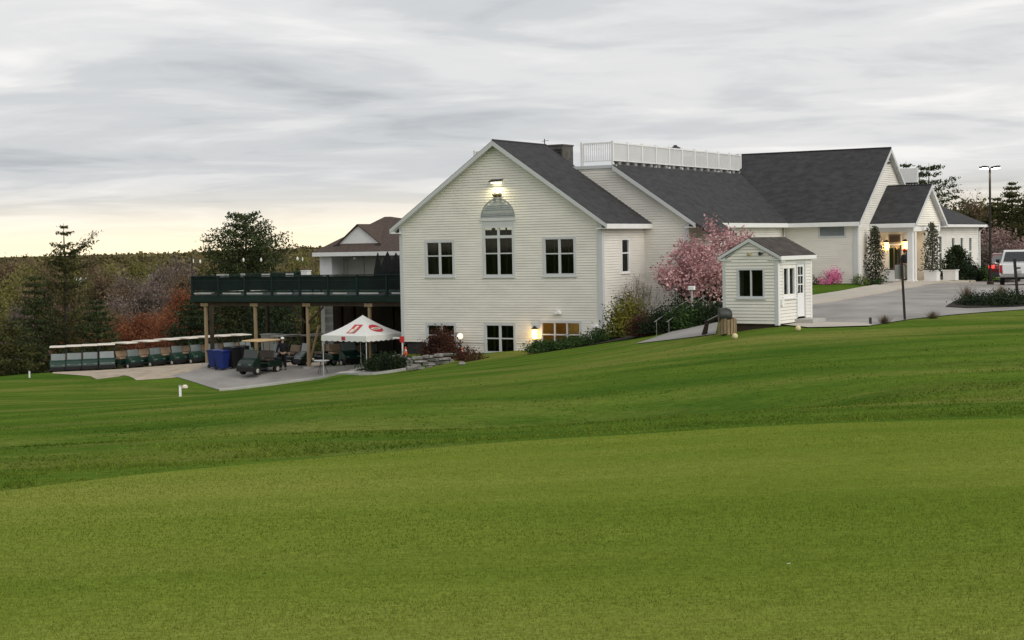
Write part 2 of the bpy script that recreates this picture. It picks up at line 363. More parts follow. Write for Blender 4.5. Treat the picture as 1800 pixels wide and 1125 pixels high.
def sheet(name, poly, m, lift=0.03, step=0.8, label=None, skirt=0.0):
    """a draped sheet with the outline poly (world XY) following the ground"""
    bm = bmesh.new(); pts = []
    n = len(poly)
    for i in range(n):
        a = np.array(poly[i][:2]); b = np.array(poly[(i + 1) % n][:2]); k = max(1, int(np.linalg.norm(b - a) / step))
        for j in range(k): pts.append(a + (b - a) * j / k)
    f = bm.faces.new([bm.verts.new((p[0], p[1], 0)) for p in pts])
    P_ = np.array(pts)
    for ax in (0, 1):
        for c in np.arange(math.ceil(P_[:, ax].min() / step) * step, P_[:, ax].max(), step):
            bmesh.ops.bisect_plane(bm, geom=bm.verts[:] + bm.edges[:] + bm.faces[:], plane_co=(c if ax == 0 else 0, c if ax else 0, 0), plane_no=(1 - ax, ax, 0))
    V = np.array([v.co[:] for v in bm.verts]); z = ground(V[:, 0], V[:, 1]) + lift
    for v, h in zip(bm.verts, z): v.co.z = h
    if skirt:
        be = [e for e in bm.edges if e.is_boundary]; r = bmesh.ops.extrude_edge_only(bm, edges=be)
        for v in [q for q in r['geom'] if isinstance(q, bmesh.types.BMVert)]: v.co.z -= skirt
    bmesh.ops.recalc_face_normals(bm, faces=bm.faces)
    if sum(f.normal.z for f in bm.faces) < 0: bmesh.ops.reverse_faces(bm, faces=bm.faces)
    me = bpy.data.meshes.new(name); bm.to_mesh(me); bm.free()
    me.polygons.foreach_set('use_smooth', [True] * len(me.polygons)); me.set_sharp_from_angle(angle=math.radians(50))
    o = mobj(name, me, m); o['kind'] = 'structure'
    if label: o['label'] = label
    return o
def smooth_poly(pts, k=4):
    """Catmull-Rom through open points"""
    out = []
    p = [np.array(q[:2], float) for q in pts]; p = [2 * p[0] - p[1]] + p + [2 * p[-1] - p[-2]]
    for i in range(1, len(p) - 2):
        for j in range(k):
            t = j / k; out.append(0.5 * (2 * p[i] + (p[i + 1] - p[i - 1]) * t + (2 * p[i - 1] - 5 * p[i] + 4 * p[i + 1] - p[i + 2]) * t * t + (-p[i - 1] + 3 * p[i] - 3 * p[i + 1] + p[i + 2]) * t ** 3))
    out.append(p[-2]); return out
edge_px = ((-260, 902), (0, 867), (250, 837), (480, 815), (700, 796), (900, 779), (1100, 767), (1340, 752), (1560, 744), (1800, 738), (2060, 733))
green_edge = smooth_poly([G(x, y) for x, y in edge_px], 5)
green_poly = green_edge + [np.array((14.0, 10.0)), np.array((10.0, -6.0)), np.array((-10.0, -6.0)), np.array((-9.0, 8.0))]
sheet('putting_green', green_poly, GREEN, 0.02, 0.8, 'closely mown putting green filling the foreground')
# ------------------------------------------------------------------ paving
def gpx(l): return [G(x, y) for x, y in l]
drive_front = gpx([(386, 686), (470, 677), (560, 666), (640, 657), (718, 649)])
sheet('cart_driveway', drive_front + [B(-11.9, 1.0), B(-12.2, 9.0), B(-27, 9.5)] + gpx([(330, 655), (300, 661), (340, 672)]), ASPHALT, 0.03, 1.0, 'grey asphalt driveway beneath the deck')
sheet('gravel_strip', gpx([(92, 657), (160, 662), (240, 669), (300, 665), (345, 660)]) + [B(-26.5, 6.0), B(-26, 22)] + gpx([(330, 634), (210, 644), (100, 650)]), GRAVEL, 0.022, 1.0, 'tan gravel strip where the carts are parked')
def strip(line, wd, h, name, m, label, side=1):
    """raised strip following a ground line"""
    mb = MB(); pts = [np.array(p[:2], float) for p in line]; sec = []
    for i, p in enumerate(pts):
        d = pts[min(i + 1, len(pts) - 1)] - pts[max(i - 1, 0)]; d /= np.linalg.norm(d); nrm = np.array([-d[1], d[0]]) * side
        q = p + nrm * wd; za, zb = g1(*p), g1(*q)
        sec.append([(p[0], p[1], za - 0.1), (p[0], p[1], za + h), (q[0], q[1], zb + h), (q[0], q[1], zb - 0.1)])
    vs = [v for s_ in sec for v in s_]; fs = []
    for i in range(len(sec) - 1):
        for k in range(3): fs.append((i * 4 + k, i * 4 + k + 1, i * 4 + 5 + k, i * 4 + 4 + k))
    fs += [(0, 1, 2, 3), tuple(len(vs) - 4 + k for k in (3, 2, 1, 0))]
    o = mb.add(vs, fs).build(name, m); o['kind'] = 'structure'; o['label'] = label; return o
strip(smooth_poly(drive_front, 4), 0.32, 0.10, 'kerb', KERBM, 'pale concrete kerb along the driveway beside the lawn', -1)
kerb_px = [(1425, 537), (1480, 529), (1530, 520), (1580, 510), (1620, 503), (1650, 499), (1690, 497)]
kerb_line = smooth_poly(gpx(kerb_px), 4)
road_near = gpx([(1405, 574), (1532, 573), (1600, 562), (1700, 552), (1810, 544)])
sheet('road', road_near + [np.array((30.0, 66)), np.array((60.0, 72)), np.array((62.0, 138)), np.array((34.0, 138)), np.array((31.0, 112)), B(11.5, 33)] + kerb_line[::-1] + gpx([(1375, 545), (1372, 562)]), ASPHALT, 0.03, 1.0, 'grey asphalt entrance road and car park')
sheet('sidewalk', kerb_line + [B(10.6, 28), B(6.72, 28), B(6.72, 20.2)] + gpx([(1562, 498), (1530, 506), (1428, 523)]), CONC, 0.13, 0.8, 'pale concrete sidewalk leading to the entrance portico', 0.25)
sheet('shed_pad', gpx([(1284, 580), (1420, 577), (1532, 574), (1528, 569), (1432, 568), (1436, 562), (1350, 560), (1280, 570)]), CONC, 0.045, 0.8, 'pale concrete pad below the small shed')
sheet('side_path', gpx([(1117, 605), (1180, 598), (1258, 588), (1262, 566), (1235, 568), (1180, 584)]), ASPHALT, 0.03, 0.8, 'grey path rising past the shrubs to the shed')
sheet('planting_bed', gpx([(925, 622), (1060, 604), (1112, 596), (1170, 580), (1230, 566), (1262, 562)]) + [B(4.3, 1.5), B(4.6, 9), B(2.5, 9), B(2.5, 4.9), B(0.1, 4.9), B(0.1, -0.1), B(-3.4, -0.1)], MULCH, 0.035, 0.8, 'dark mulch bed against the clubhouse')
sheet('island_bed', gpx([(1662, 541), (1700, 543), (1800, 540), (1860, 536), (1860, 520), (1790, 521), (1720, 523), (1680, 530)]), MULCH, 0.06, 0.8, 'dark planted island beside the road')
# ------------------------------------------------------------------ clubhouse
club = thing('clubhouse', 'long cream clapboard clubhouse with dark shingle gable roofs', 'building', OB, -TH)
def siding(parent, mp, L, Rr, z0, z1, holes=(), pitch=0.127, name='wall', gap=0.018):
    """lapped boards; mp(s, z, out) gives the point, L(z)/R(z) the ends of a course, holes are (s0, s1, z0, z1)"""
    mb = MB(); n = int(round((z1 - z0) / pitch)); h = (z1 - z0) / n
    for i in range(n):
        a, b = z0 + i * h, z0 + (i + 1) * h + 0.004
        if Rr(a) - L(a) < 0.02: continue
        zm = (a + b) / 2; cuts = sorted((q[0], q[1]) for q in holes if q[2] < zm < q[3])
        segs = []; cur = None; lo = 'L'
        ends = [('L', None)]
        edges = []
        left = 'L'
        for c in cuts: edges.append((left, c[0])); left = c[1]
        edges.append((left, 'R'))
        for e0, e1 in edges:
            a0 = L(a) if e0 == 'L' else e0; b0 = L(min(b, z1)) if e0 == 'L' else e0
            a1 = Rr(a) if e1 == 'R' else e1; b1 = Rr(min(b, z1)) if e1 == 'R' else e1
            if a1 - a0 < 0.01: continue
            if b1 < b0: b0 = b1 = (b0 + b1) / 2
            o = 0.042
            g = a + gap
            mb.add([mp(a0, g, o), mp(a1, g, o), mp(b1, b, 0.022), mp(b0, b, 0.022), mp(a0, g, -0.012), mp(a1, g, -0.012), mp(a0, a, -0.012), mp(a1, a, -0.012), mp(a0, a, .022), mp(a1, a, .022)], [(0, 1, 2, 3), (4, 5, 1, 0), (6, 7, 5, 4), (8, 9, 7, 6)])
    me = bpy.data.meshes.new(name); me.from_pydata(mb.v, [], mb.f); me.materials.append(SIDING)
    o = bpy.data.objects.new(name, me); COL.objects.link(o); o.parent = parent; o['kind'] = 'stuff'; return o
def box_on(mb, mp, s0, s1, z0, z1, o0, o1):
    vs = [mp(s, z, o) for o in (o0, o1) for s, z in ((s0, z0), (s1, z0), (s1, z1), (s0, z1))]
    return mb.add(vs, [(0, 1, 2, 3), (4, 5, 6, 7), (0, 1, 5, 4), (1, 2, 6, 5), (2, 3, 7, 6), (3, 0, 4, 7)])
INTER = mat('dim_interior', (0.05, 0.04, 0.03), 0.9, 0.3, 0.5)
CURT = mat('curtain_fabric', (0.30, 0.28, 0.20), 0.9, 0.2, 4, stretch=(6, 6, 0.4))
CURT2 = mat('green_curtain_fabric', (0.14, 0.15, 0.07), 0.9, 0.2, 4, stretch=(6, 6, 0.4))
def window(parent, mp, s0, s1, z0, z1, cols=2, split=0.42, curtains=(), casing=0.13, m=None, sill=True, transom=None, name='window', bar=0.06):
    """casing as the part; panes, bars, sill, curtains as sub-parts"""
    m = m or TRIM; mb = MB(); c = casing
    box_on(mb, mp, s0 - c, s0, z0 - c, z1 + c, -0.03, 0.05); box_on(mb, mp, s1, s1 + c, z0 - c, z1 + c, -0.03, 0.05)
    box_on(mb, mp, s0, s1, z1, z1 + c, -0.03, 0.048); box_on(mb, mp, s0, s1, z0 - c, z0, -0.03, 0.048)
    w = mb.build(name, m, parent)
    zs = [(z0, z1)]
    if transom: zs = [(z0, transom - 0.07), (transom + 0.07, z1)]; box_on(MB(), mp, 0, 0, 0, 0, 0, 0); t = box_on(MB(), mp, s0, s1, transom - 0.07, transom + 0.07, -0.03, 0.046); t.build('transom_bar', m, w)
    wid = (s1 - s0) / cols
    bars = MB()
    for i in range(1, cols): box_on(bars, mp, s0 + i * wid - bar, s0 + i * wid + bar, z0, z1, -0.045, 0.035)
    zsplit = None
    if split:
        za, zb = zs[0]; zsplit = zb - (zb - za) * split
        for i in range(cols):
            box_on(bars, mp, s0 + i * wid + (bar if i else 0), s0 + (i + 1) * wid - (bar if i < cols - 1 else 0), zsplit - 0.03, zsplit + 0.03, -0.04, 0.02)
    if bars.v: bars.build('sash_bar', m, w)
    for i in range(cols):
        rows = []
        for k, (za, zb) in enumerate(zs): rows += [(za, zsplit), (zsplit, zb)] if (k == 0 and zsplit) else [(za, zb)]
        for (za, zb) in rows:
            box_on(MB(), mp, 0, 0, 0, 0, 0, 0); p = box_on(MB(), mp, s0 + i * wid + 0.02, s0 + (i + 1) * wid - 0.02, za, zb, -0.030, -0.024); p.build('pane', GLASS, w)
    if sill: box_on(MB(), mp, s0 - c - 0.04, s1 + c + 0.04, z0 - c - 0.05, z0 - c, -0.02, 0.09).build('sill', m, w)
    for (f0, f1, cm) in curtains:
        q = MB(); n = 7; a, b = s0 + (s1 - s0) * f0, s0 + (s1 - s0) * f1
        for k in range(n): 
            x0, x1 = a + (b - a) * k / n, a + (b - a) * (k + 1) / n
            oa, ob = (-0.22, -0.28) if k % 2 else (-0.28, -0.22)
            q.add([mp(x0, z0, oa), mp(x1, z0, ob), mp(x1, z1, ob), mp(x0, z1, oa)], [(0, 1, 2, 3)])
        q.build('curtain', cm, w)
    return w
front = lambda s, z, o: (s, -o, z)                      # front gable, faces -w
sideR = lambda s, z, o: (o, s, z)                        # right side of front block, faces +u
T0 = 3.85
PK, PKZ, SL = -5.7, 5.12, 0.68                           # ridge of the front block
WL = -11.45
roofz = lambda u: PKZ - SL * abs(u - PK)
zin = lambda z: (PKZ - 0.20 - z) / SL
fwins = [(-9.83, -8.33, -1.42, 0.17), (-6.42, -4.87, -1.45, 0.84), (-3.03, -1.48, -1.43, 0.22), (-9.87, -8.32, -5.15, -4.0), (-6.43, -4.88, -5.25, -3.97), (-3.27, -1.24, -4.95, -3.82)]
holes = [(a - .06, b + .06, c - .06, d + .06) for a, b, c, d in fwins]
siding(club, front, lambda z: max(WL, PK - zin(z)), lambda z: min(0, PK + zin(z)), -4.85, PKZ - 0.25, holes)
siding(club, lambda s, z, o: (s, 0.03 - o, z), lambda z: WL + 2.4, lambda z: 0.0, -5.6, -4.851, holes)
window(club, front, *fwins[0], curtains=((0.22, 0.32, CURT), (0.70, 0.80, CURT)))
window(club, front, *fwins[1], curtains=((0.14, 0.30, CURT2), (0.66, 0.72, CURT)), transom=0.40)
window(club, front, *fwins[2], curtains=((0.2, 0.26, CURT), (0.70, 0.76, CURT)))
window(club, front, *fwins[3], curtains=((0.2, 0.3, CURT), (0.7, 0.85, mat('rust_curtain_fabric', (0.14, 0.06, 0.03), 0.9, 0.2, 4))))
window(club, front, *fwins[4], split=0.5, curtains=((0.15, 0.24, CURT), (0.62, 0.70, CURT), (0.86, 0.96, CURT)))
window(club, front, *fwins[5], cols=3, split=0.5, bar=0.035)
box_on(MB(), front, WL + 0.25, WL + 2.4, -5.62, -4.86, -0.25, -0.05).build('foundation', mat('dark_foundation', (0.03, 0.03, 0.03), 0.9, 0.3, 2), club)
box_on(MB(), front, WL - 0.03, WL + 0.17, -4.85, roofz(WL) - 0.2, 0.0, 0.06).build('corner_board', TRIM, club)
box_on(MB(), front, -0.19, 0.04, -5.2, roofz(0) - 0.2, 0.0, 0.06).build('corner_board', TRIM, club)
box_on(MB(), sideR, -0.055, 0.16, -5.0, roofz(0) - 0.2, 0.0, 0.06).build('corner_board', TRIM, club)
swin = (2.14, 2.88, -1.4, 0.13)
siding(club, sideR, lambda s: 0.0, lambda s: 4.75, -4.6, 0.85, [(swin[0] - .05, swin[1] + .05, swin[2] - .05, swin[3] + .05)])
window(club, sideR, *swin, cols=1, split=0.42, casing=0.09, curtains=((0.1, 0.9, CURT),), m=WHITE)
leftw = lambda s, z, o: (WL - o, s, z)
siding(club, leftw, lambda z: 0.0, lambda z: 12.0, -5.0, 0.85)
# interior of the lit lower room and floors so that the windows look into rooms
WARM = mat('warm_wood_panelling', (0.45, 0.27, 0.11), 0.7, 0.15, 3)
MB().box((-11.3, 3.2, -5.6), (-0.2, 3.3, 0.75)).build('inner_wall', INTER, club)
MB().box((-11.3, 0.2, -2.6), (-0.2, 3.2, -2.45)).build('inner_floor', INTER, club)
MB().box((-11.3, 0.2, -5.7), (-0.2, 3.2, -5.6)).build('inner_floor', INTER, club)
MB().box((-3.9, 2.6, -5.6), (-0.3, 2.7, -2.62)).build('inner_wall', WARM, club)
MB().box((-3.95, 0.25, -5.6), (-3.85, 2.6, -2.62)).build('inner_wall', WARM, club)
MB().box((-2.2, 1.9, -5.6), (-1.6, 2.3, -4.0)).build('cupboard', mat('dark_cupboard', (0.10, 0.05, 0.02), 0.6, 0.2, 3), club)
MB().box((-3.2, 2.5, -4.6), (-2.6, 2.595, -3.9)).build('notice_board', mat('pale_board', (0.5, 0.42, 0.25), 0.8, 0.2, 6), club)
# arched louvre above the middle window
def arch_louvre():
    c, zb, r = -5.65, 1.33, 0.90
    fr = MB(); n = 20
    for k in range(n):
        a0, a1 = PI * k / n, PI * (k + 1) / n
        q = []
        for o in (0.0, 0.055):
            for (a, rr) in ((a0, r), (a1, r), (a1, r + 0.07), (a0, r + 0.07)): q.append(front(c + rr * math.cos(a), zb + rr * math.sin(a), o))
        fr.add(q, [(0, 1, 2, 3), (4, 5, 6, 7), (0, 1, 5, 4), (1, 2, 6, 5), (2, 3, 7, 6), (3, 0, 4, 7)])
    o = fr.build('arched_louvre', mat('blue_grey_louvre', (0.26, 0.29, 0.30), 0.6, 0.1, 3), club)
    for k in range(9):
        z = zb + 0.02 + k * 0.097; hw = math.sqrt(max(r * r - (z - zb + 0.08) ** 2, 0.01))
        q = MB().add([front(c - hw, z, 0.06), front(c + hw, z, 0.06), front(c + hw, z + 0.095, 0.028), front(c - hw, z + 0.095, 0.028), front(c - hw, z, 0.028), front(c + hw, z, 0.028)], [(0, 1, 2, 3), (4, 5, 1, 0)])
        q.build('louvre_slat', MATS['blue_grey_louvre'], o)
    box_on(MB(), front, c - 0.98, c + 0.98, 1.18, 1.33, 0.0, 0.08).build('louvre_sill', TRIM, o)
    box_on(MB(), front, c - 0.9, c + 0.9, 0.98, 1.179, 0.0, 0.045).build('trim_panel', TRIM, o)
arch_louvre()
# roofs
def gable_roof(parent, ridge, eaveA, eaveB, a0, a1, along, m=SHINGLE, th=0.16, fascia=WHITE, rake0=True, rake1=False, name='roof', fA=True, fB=False, ts=1.0):
    """ridge/eave = (across, z); along 'w' or 'u'"""
    f = (lambda c, l, z: (c, l, z)) if along == 'w' else (lambda c, l, z: (l, c, z))
    mb = MB()
    for e in (eaveA, eaveB):
        if e: mb.slab([f(ridge[0], a0, ridge[1]), f(ridge[0], a1, ridge[1]), f(e[0], a1, e[1]), f(e[0], a0, e[1])], th)
    o = mb.build(name, m, parent)
    for e, use in ((eaveA, fA), (eaveB, fB)):
        if not e: continue
        sgn = 1 if e[0] > ridge[0] else -1
        if use:
            q = MB(); c0, c1 = sorted((e[0] - sgn * 0.10, e[0] + sgn * 0.02))
            p0 = f(c0, a0 + 0.02, e[1] - 0.26 * ts); p1 = f(c1, a1 - 0.02, e[1] - 0.03 * ts)
            q.box([min(p0[i], p1[i]) for i in range(3)], [max(p0[i], p1[i]) for i in range(3)]).build('fascia', fascia, o)
            q = MB(); c0, c1 = sorted((e[0] - sgn * 0.55, e[0] - sgn * 0.10))
            p0 = f(c0, a0 + 0.02, e[1] - 0.26 * ts); p1 = f(c1, a1 - 0.02, e[1] - 0.22 * ts)
            q.box([min(p0[i], p1[i]) for i in range(3)], [max(p0[i], p1[i]) for i in range(3)]).build('soffit', fascia, o)
        for a, use2, s in ((a0, rake0, -1), (a1, rake1, 1)):
            if not use2: continue
            q = MB(); vs = []
            for off in (a - s * 0.05, a + s * 0.02):
                for (c, z, d) in ((ridge[0], ridge[1], -0.035), (e[0], e[1], -0.035), (e[0], e[1], -0.23 * ts), (ridge[0], ridge[1], -0.27 * ts)): vs.append(f(c, off, z + d))
            q.add(vs, [(0, 1, 2, 3), (4, 5, 6, 7), (0, 1, 5, 4), (1, 2, 6, 5), (2, 3, 7, 6), (3, 0, 4, 7)])
            q.build('rake_board', TRIM, o)
            q = MB(); vs = []
            for off in (a - s * 0.05, a - s * 0.36):
                for (c, z, d) in ((ridge[0], ridge[1], -0.18), (e[0], e[1], -0.18), (e[0], e[1], -0.22), (ridge[0], ridge[1], -0.22)): vs.append(f(c, off, z + d))
            q.add(vs, [(0, 1, 2, 3), (4, 5, 6, 7), (0, 1, 5, 4), (1, 2, 6, 5), (2, 3, 7, 6), (3, 0, 4, 7)])
            q.build('rake_soffit', TRIM, o)
    return o
gable_roof(club, (PK, PKZ), (0.46, roofz(0.46)), (WL - 0.42, roofz(WL - 0.42)), -0.34, 5.1, 'w', fB=True)
MB().add([(-7.6, 5.0, T0), (-3.8, 5.0, T0), (PK, 5.0, PKZ - .18), (-7.6, 5.05, T0), (-3.8, 5.05, T0), (PK, 5.05, PKZ - .18)], [(0, 1, 2), (3, 4, 5), (0, 1, 4, 3), (1, 2, 5, 4), (2, 0, 3, 5)]).build('gable_back', SIDING, club)
MB().tube([(PK, -0.33, PKZ + 0.0), (PK, 5.1, PKZ + 0.0)], 0.06, 6).build('ridge_cap', DARK, club)
# middle block with the roof terrace
W2, U2 = 4.75, 2.42
T_Z, T_U, E_U, E_Z = 3.93, -1.55, 2.89, 0.93
sl2 = (T_Z - E_Z) / (E_U - T_U)
midf = lambda s, z, o: (s, W2 - o, z)
siding(club, midf, lambda z: -4.4 if z > 1 else -0.1, lambda z: min(U2, T_U + (T_Z - 0.2 - z) / sl2), -4.3, T_Z - 0.16)
box_on(MB(), midf, -4.4, T_U + 0.1, T_Z - 0.17, T_Z - 0.01, 0.0, 0.10).build('parapet_trim', TRIM, club)
box_on(MB(), midf, U2 - 0.19, U2 + 0.04, -4.2, 0.9, 0.0, 0.06).build('corner_board', TRIM, club)
midr = lambda s, z, o: (U2 + o, s, z)
siding(club, midr, lambda z: W2, lambda z: 17.8, -3.9, 0.9)
mr = gable_roof(club, (T_U, T_Z), (E_U, E_Z), None, W2 - 0.34, 21.8, 'w')
MB().slab([(-7.5, W2 + 0.05, T_Z - 0.02), (T_U, W2 + 0.05, T_Z - 0.02), (T_U, 22.3, T_Z - 0.02), (-7.5, 22.3, T_Z - 0.02)], 0.2).build('terrace_floor', mat('terrace_membrane', (0.10, 0.10, 0.10), 0.9, 0.2, 2), club)
MB().slab([(2.7, 4.45, 1.06), (2.7, 7.75, 1.06), (3.75, 7.75, 0.355), (3.75, 4.45, 0.355)], 0.12).build('porch_roof', SHINGLE, club)
for w_ in (4.7, 7.6): MB().box((3.5, w_ - 0.06, -3.4), (3.62, w_ + 0.06, 0.3)).build('porch_post', WHITE, club)
# terrace railing
def railing(parent, p0, p1, z0, z1, bays, spacing=0.115, posts=True, last=True, bw_=0.035):
    p0 = Vector(p0); p1 = Vector(p1); d = (p1 - p0)
    for i in range(bays):
        a, b = p0 + d * i / bays, p0 + d * (i + 1) / bays; e = (b - a).normalized()
        q = MB(); q.beam((a + e * .05)[:] + (z1 - 0.05,), (b - e * .05)[:] + (z1 - 0.05,), 0.07, 0.07)
        rp = q.build('railing_panel', WHITE, parent); MB().beam((a + e * .05)[:] + (z0 + 0.12,), (b - e * .05)[:] + (z0 + 0.12,), 0.05, 0.05).build('bottom_rail', WHITE, rp)
        n = int((b - a).length / spacing); q = MB()
        for k in range(1, n):
            c = a + (b - a) * k / n; q.box((c.x - bw_ / 2, c.y - bw_ / 2, z0 + 0.14), (c.x + bw_ / 2, c.y + bw_ / 2, z1 - 0.07))
        s_ = q.build('balusters', WHITE, rp); s_['kind'] = 'stuff'
    for i in range(bays + (1 if last else 0)):
        a = p0 + d * i / bays
        MB().box((a.x - 0.06, a.y - 0.06, z0 - 0.18), (a.x + 0.06, a.y + 0.06, z1 + 0.04)).build('railing_post', WHITE, parent)
rail = thing('terrace_railing', 'long white baluster railing around the roof terrace', 'railing', OB, -TH)
railing(rail, (-3.5, W2 + 0.15), (-1.80, W2 + 0.15), T_Z + 0.10, 5.10, 1, last=False)
railing(rail, (-1.77, W2 + 0.17), (-1.77, 22.0), T_Z + 0.10, 5.10, 10)
for w_ in np.arange(5.3, 21.5, 0.95): MB().box((-1.95, w_, T_Z - 0.02), (-1.62, w_ + 0.28, T_Z + 0.16)).build('support_block', mat('grey_block', (0.25, 0.25, 0.25), 0.9, 0.2, 3), rail)
MB().box((-1.86, 4.9, T_Z + 0.14), (-1.68, 22.0, T_Z + 0.20)).build('base_beam', DARK, rail)
# main block
W3, U3, RW, RZ = 17.8, 6.71, 23.2, 5.15
EW = 17.3; EZ3 = 0.92; sl3 = (RZ - EZ3) / (RW - EW); BE = 2 * RW - EW
mainf = lambda s, z, o: (s, W3 - o, z)
vent = (4.6, 6.0, 0.14, 0.68)
siding(club, mainf, lambda z: U2, lambda z: U3, -3.0, 0.9, [vent])
v = MB(); box_on(v, mainf, 4.5, 6.1, 0.02, 0.14, -0.02, 0.05); box_on(v, mainf, 4.5, 6.1, 0.68, 0.76, -0.02, 0.05); box_on(v, mainf, 4.5, 4.6, 0.14, 0.68, -0.02, 0.05); box_on(v, mainf, 6.0, 6.1, 0.14, 0.68, -0.02, 0.05)
vo = v.build('wall_vent', TRIM, club)
for k in range(7):
    z = 0.14 + k * 0.077
    MB().add([mainf(4.6, z, 0.03), mainf(6.0, z, 0.03), mainf(6.0, z + 0.077, -0.01), mainf(4.6, z + 0.077, -0.01)], [(0, 1, 2, 3)]).build('vent_slat', MATS['blue_grey_louvre'], vo)
box_on(MB(), mainf, U3 - 0.21, U3 + 0.04, -3.0, 0.72, 0.0, 0.06).build('corner_board', TRIM, club)
maing = lambda s, z, o: (U3 + o, s, z)
doorhole = (23.5, 26.0, -2.9, -0.45); trhole = (23.55, 25.75, -0.40, 0.12)
gl = lambda z: max(W3, RW - (RZ - 0.2 - z) / sl3); gr = lambda z: min(2 * RW - W3, RW + (RZ - 0.2 - z) / sl3)
siding(club, maing, gl, gr, -3.0, RZ - 0.3, [doorhole, trhole, (26.72, 28.23, -2.53, -0.59)])
box_on(MB(), maing, W3 - 0.05, W3 + 0.17, -3.0, 0.72, 0.0, 0.055).build('corner_board', TRIM, club)
gable_roof(club, (RW, RZ), (EW, EZ3), (BE, EZ3), -6.0, U3 + 0.32, 'u', rake0=False, rake1=True)
MB().tube([(-6, RW, RZ), (U3 + 0.32, RW, RZ)], 0.06, 6).build('ridge_cap', DARK, club)
box_on(MB(), maing, RW - 0.9, RW + 0.55, 4.28, 4.36, 0.03, 0.12).build('gable_bracket', DARK, club)
# entrance
DOORW = mat('brown_door_wood', (0.09, 0.045, 0.022), 0.5, 0.2, 3, stretch=(6, 6, 0.5))
ent = MB(); box_on(ent, maing, 23.4, 23.5, -2.7, -0.35, 0.0, 0.06); box_on(ent, maing, 26.0, 26.1, -2.7, -0.35, 0.0, 0.06); box_on(ent, maing, 23.4, 26.1, -0.45, -0.38, 0.0, 0.055)
eo = ent.build('door_frame', WHITE, club)
for a in (23.5, 24.75):
    d_ = MB(); box_on(d_, maing, a + 0.02, a + 0.14, -2.55, -0.47, -0.08, -0.03); box_on(d_, maing, a + 1.1, a + 1.22, -2.55, -0.47, -0.08, -0.03); box_on(d_, maing, a + 0.14, a + 1.1, -2.55, -2.2, -0.08, -0.03); box_on(d_, maing, a + 0.14, a + 1.1, -0.62, -0.47, -0.08, -0.03)
    do = d_.build('door', DOORW, club); box_on(MB(), maing, a + 0.14, a + 1.1, -2.2, -0.62, -0.06, -0.05).build('pane', GLASS, do)
tr_ = MB(); box_on(tr_, maing, 23.5, 25.8, -0.37, 0.17, 0.0, 0.05); tr_.build('transom_panel', DOORW, club)
box_on(MB(), maing, 23.75, 25.55, -0.27, 0.07, 0.05, 0.07).build('transom_louvre', DKWOOD, club)
MB().box((3.0, 22.0, -2.7), (3.1, 28.3, 1.0)).build('inner_wall', INTER, club)
window(club, maing, 26.75, 28.2, -2.5, -0.62, cols=2, split=None, casing=0.08, m=DOORW, name='sidelight', sill=False)
LAMP = mat('lit_lamp_glass', (1.0, 0.60, 0.18), 0.5, 0.0, 1, emit=4.5)
def lantern(parent, pos, s=1.0, power=18, col=(1, 0.62, 0.26), lit=LAMP, out=(1, 0, 0)):
    x, y, z = pos; q = MB(); q.box((x - 0.02, y - 0.05, z - 0.1), (x + 0.06, y + 0.05, z + 0.1)); l = q.build('wall_lantern', DARK, parent)
    MB().lathe([(0.10 * s, 0.17 * s), (0.13 * s, 0.19 * s), (0.02, 0.30 * s)], 10, (x + out[0] * 0.14, y + out[1] * 0.14, z)).build('lantern_cap', DARK, l)
    MB().lathe([(0.10 * s, -0.22 * s), (0.10 * s, -0.18 * s)], 10, (x + out[0] * 0.14, y + out[1] * 0.14, z)).build('lantern_base', DARK, l)
    MB().lathe([(0.085 * s, -0.175 * s), (0.10 * s, 0), (0.085 * s, 0.165 * s)], 10, (x + out[0] * 0.14, y + out[1] * 0.14, z)).build('lamp_glass', lit, l, True)
    ld = bpy.data.lights.new('lantern_light', 'POINT'); ld.energy = power; ld.color = col; ld.shadow_soft_size = 0.08
    lo = bpy.data.objects.new('lantern_light', ld); COL.objects.link(lo); lo.parent = l; lo.location = (x + out[0] * 0.42, y + out[1] * 0.42, z)
    return l
lantern(club, (U3 + 0.03, 22.65, -0.5), 1.3); lantern(club, (U3 + 0.03, 26.35, -0.48), 1.3)
lantern(club, (-3.62, -0.03, -4.36), 1.35, 12, out=(0, -1, 0))
# hooded lamp and twin floodlight on the gable
hood = MB(); hood.add([(-5.98, -0.02, 3.16), (-5.32, -0.02, 3.16), (-5.32, -0.30, 3.08), (-5.98, -0.30, 3.08), (-5.98, -0.02, 3.22), (-5.32, -0.02, 3.22), (-5.32, -0.32, 3.13), (-5.98, -0.32, 3.13)], [(0, 1, 2, 3), (4, 5, 6, 7), (0, 1, 5, 4), (1, 2, 6, 5), (2, 3, 7, 6), (3, 0, 4, 7)])
ho = hood.build('wall_lamp', DARK, club)
MB().box((-5.88, -0.25, 3.02), (-5.42, -0.05, 3.075)).build('lamp_glass', mat('lit_tube', (1.0, 0.93, 0.66), 0.5, 0, 1, emit=3.5), ho)
ld = bpy.data.lights.new('wall_lamp_light', 'AREA'); ld.energy = 26; ld.color = (1, 0.88, 0.50); ld.size = 0.5; ld.shape = 'RECTANGLE'; ld.size_y = 0.12
lo = bpy.data.objects.new('wall_lamp_light', ld); COL.objects.link(lo); lo.parent = ho; lo.location = (-5.65, -0.34, 3.02); lo.rotation_euler = (math.radians(-30), 0, 0)
fl = MB(); fl.box((-5.75, -0.06, 2.36), (-5.55, 0.0, 2.52)); fl.lathe([(0.04, -0.22), (0.09, -0.06), (0.10, 0.0)], 10, (-5.78, -0.06, 2.46), 'y'); fl.lathe([(0.04, -0.22), (0.09, -0.06), (0.10, 0.0)], 10, (-5.50, -0.06, 2.46), 'y')
fl.build('floodlight', mat('bronze_fixture', (0.10, 0.09, 0.06), 0.5, 0.2, 3), club)
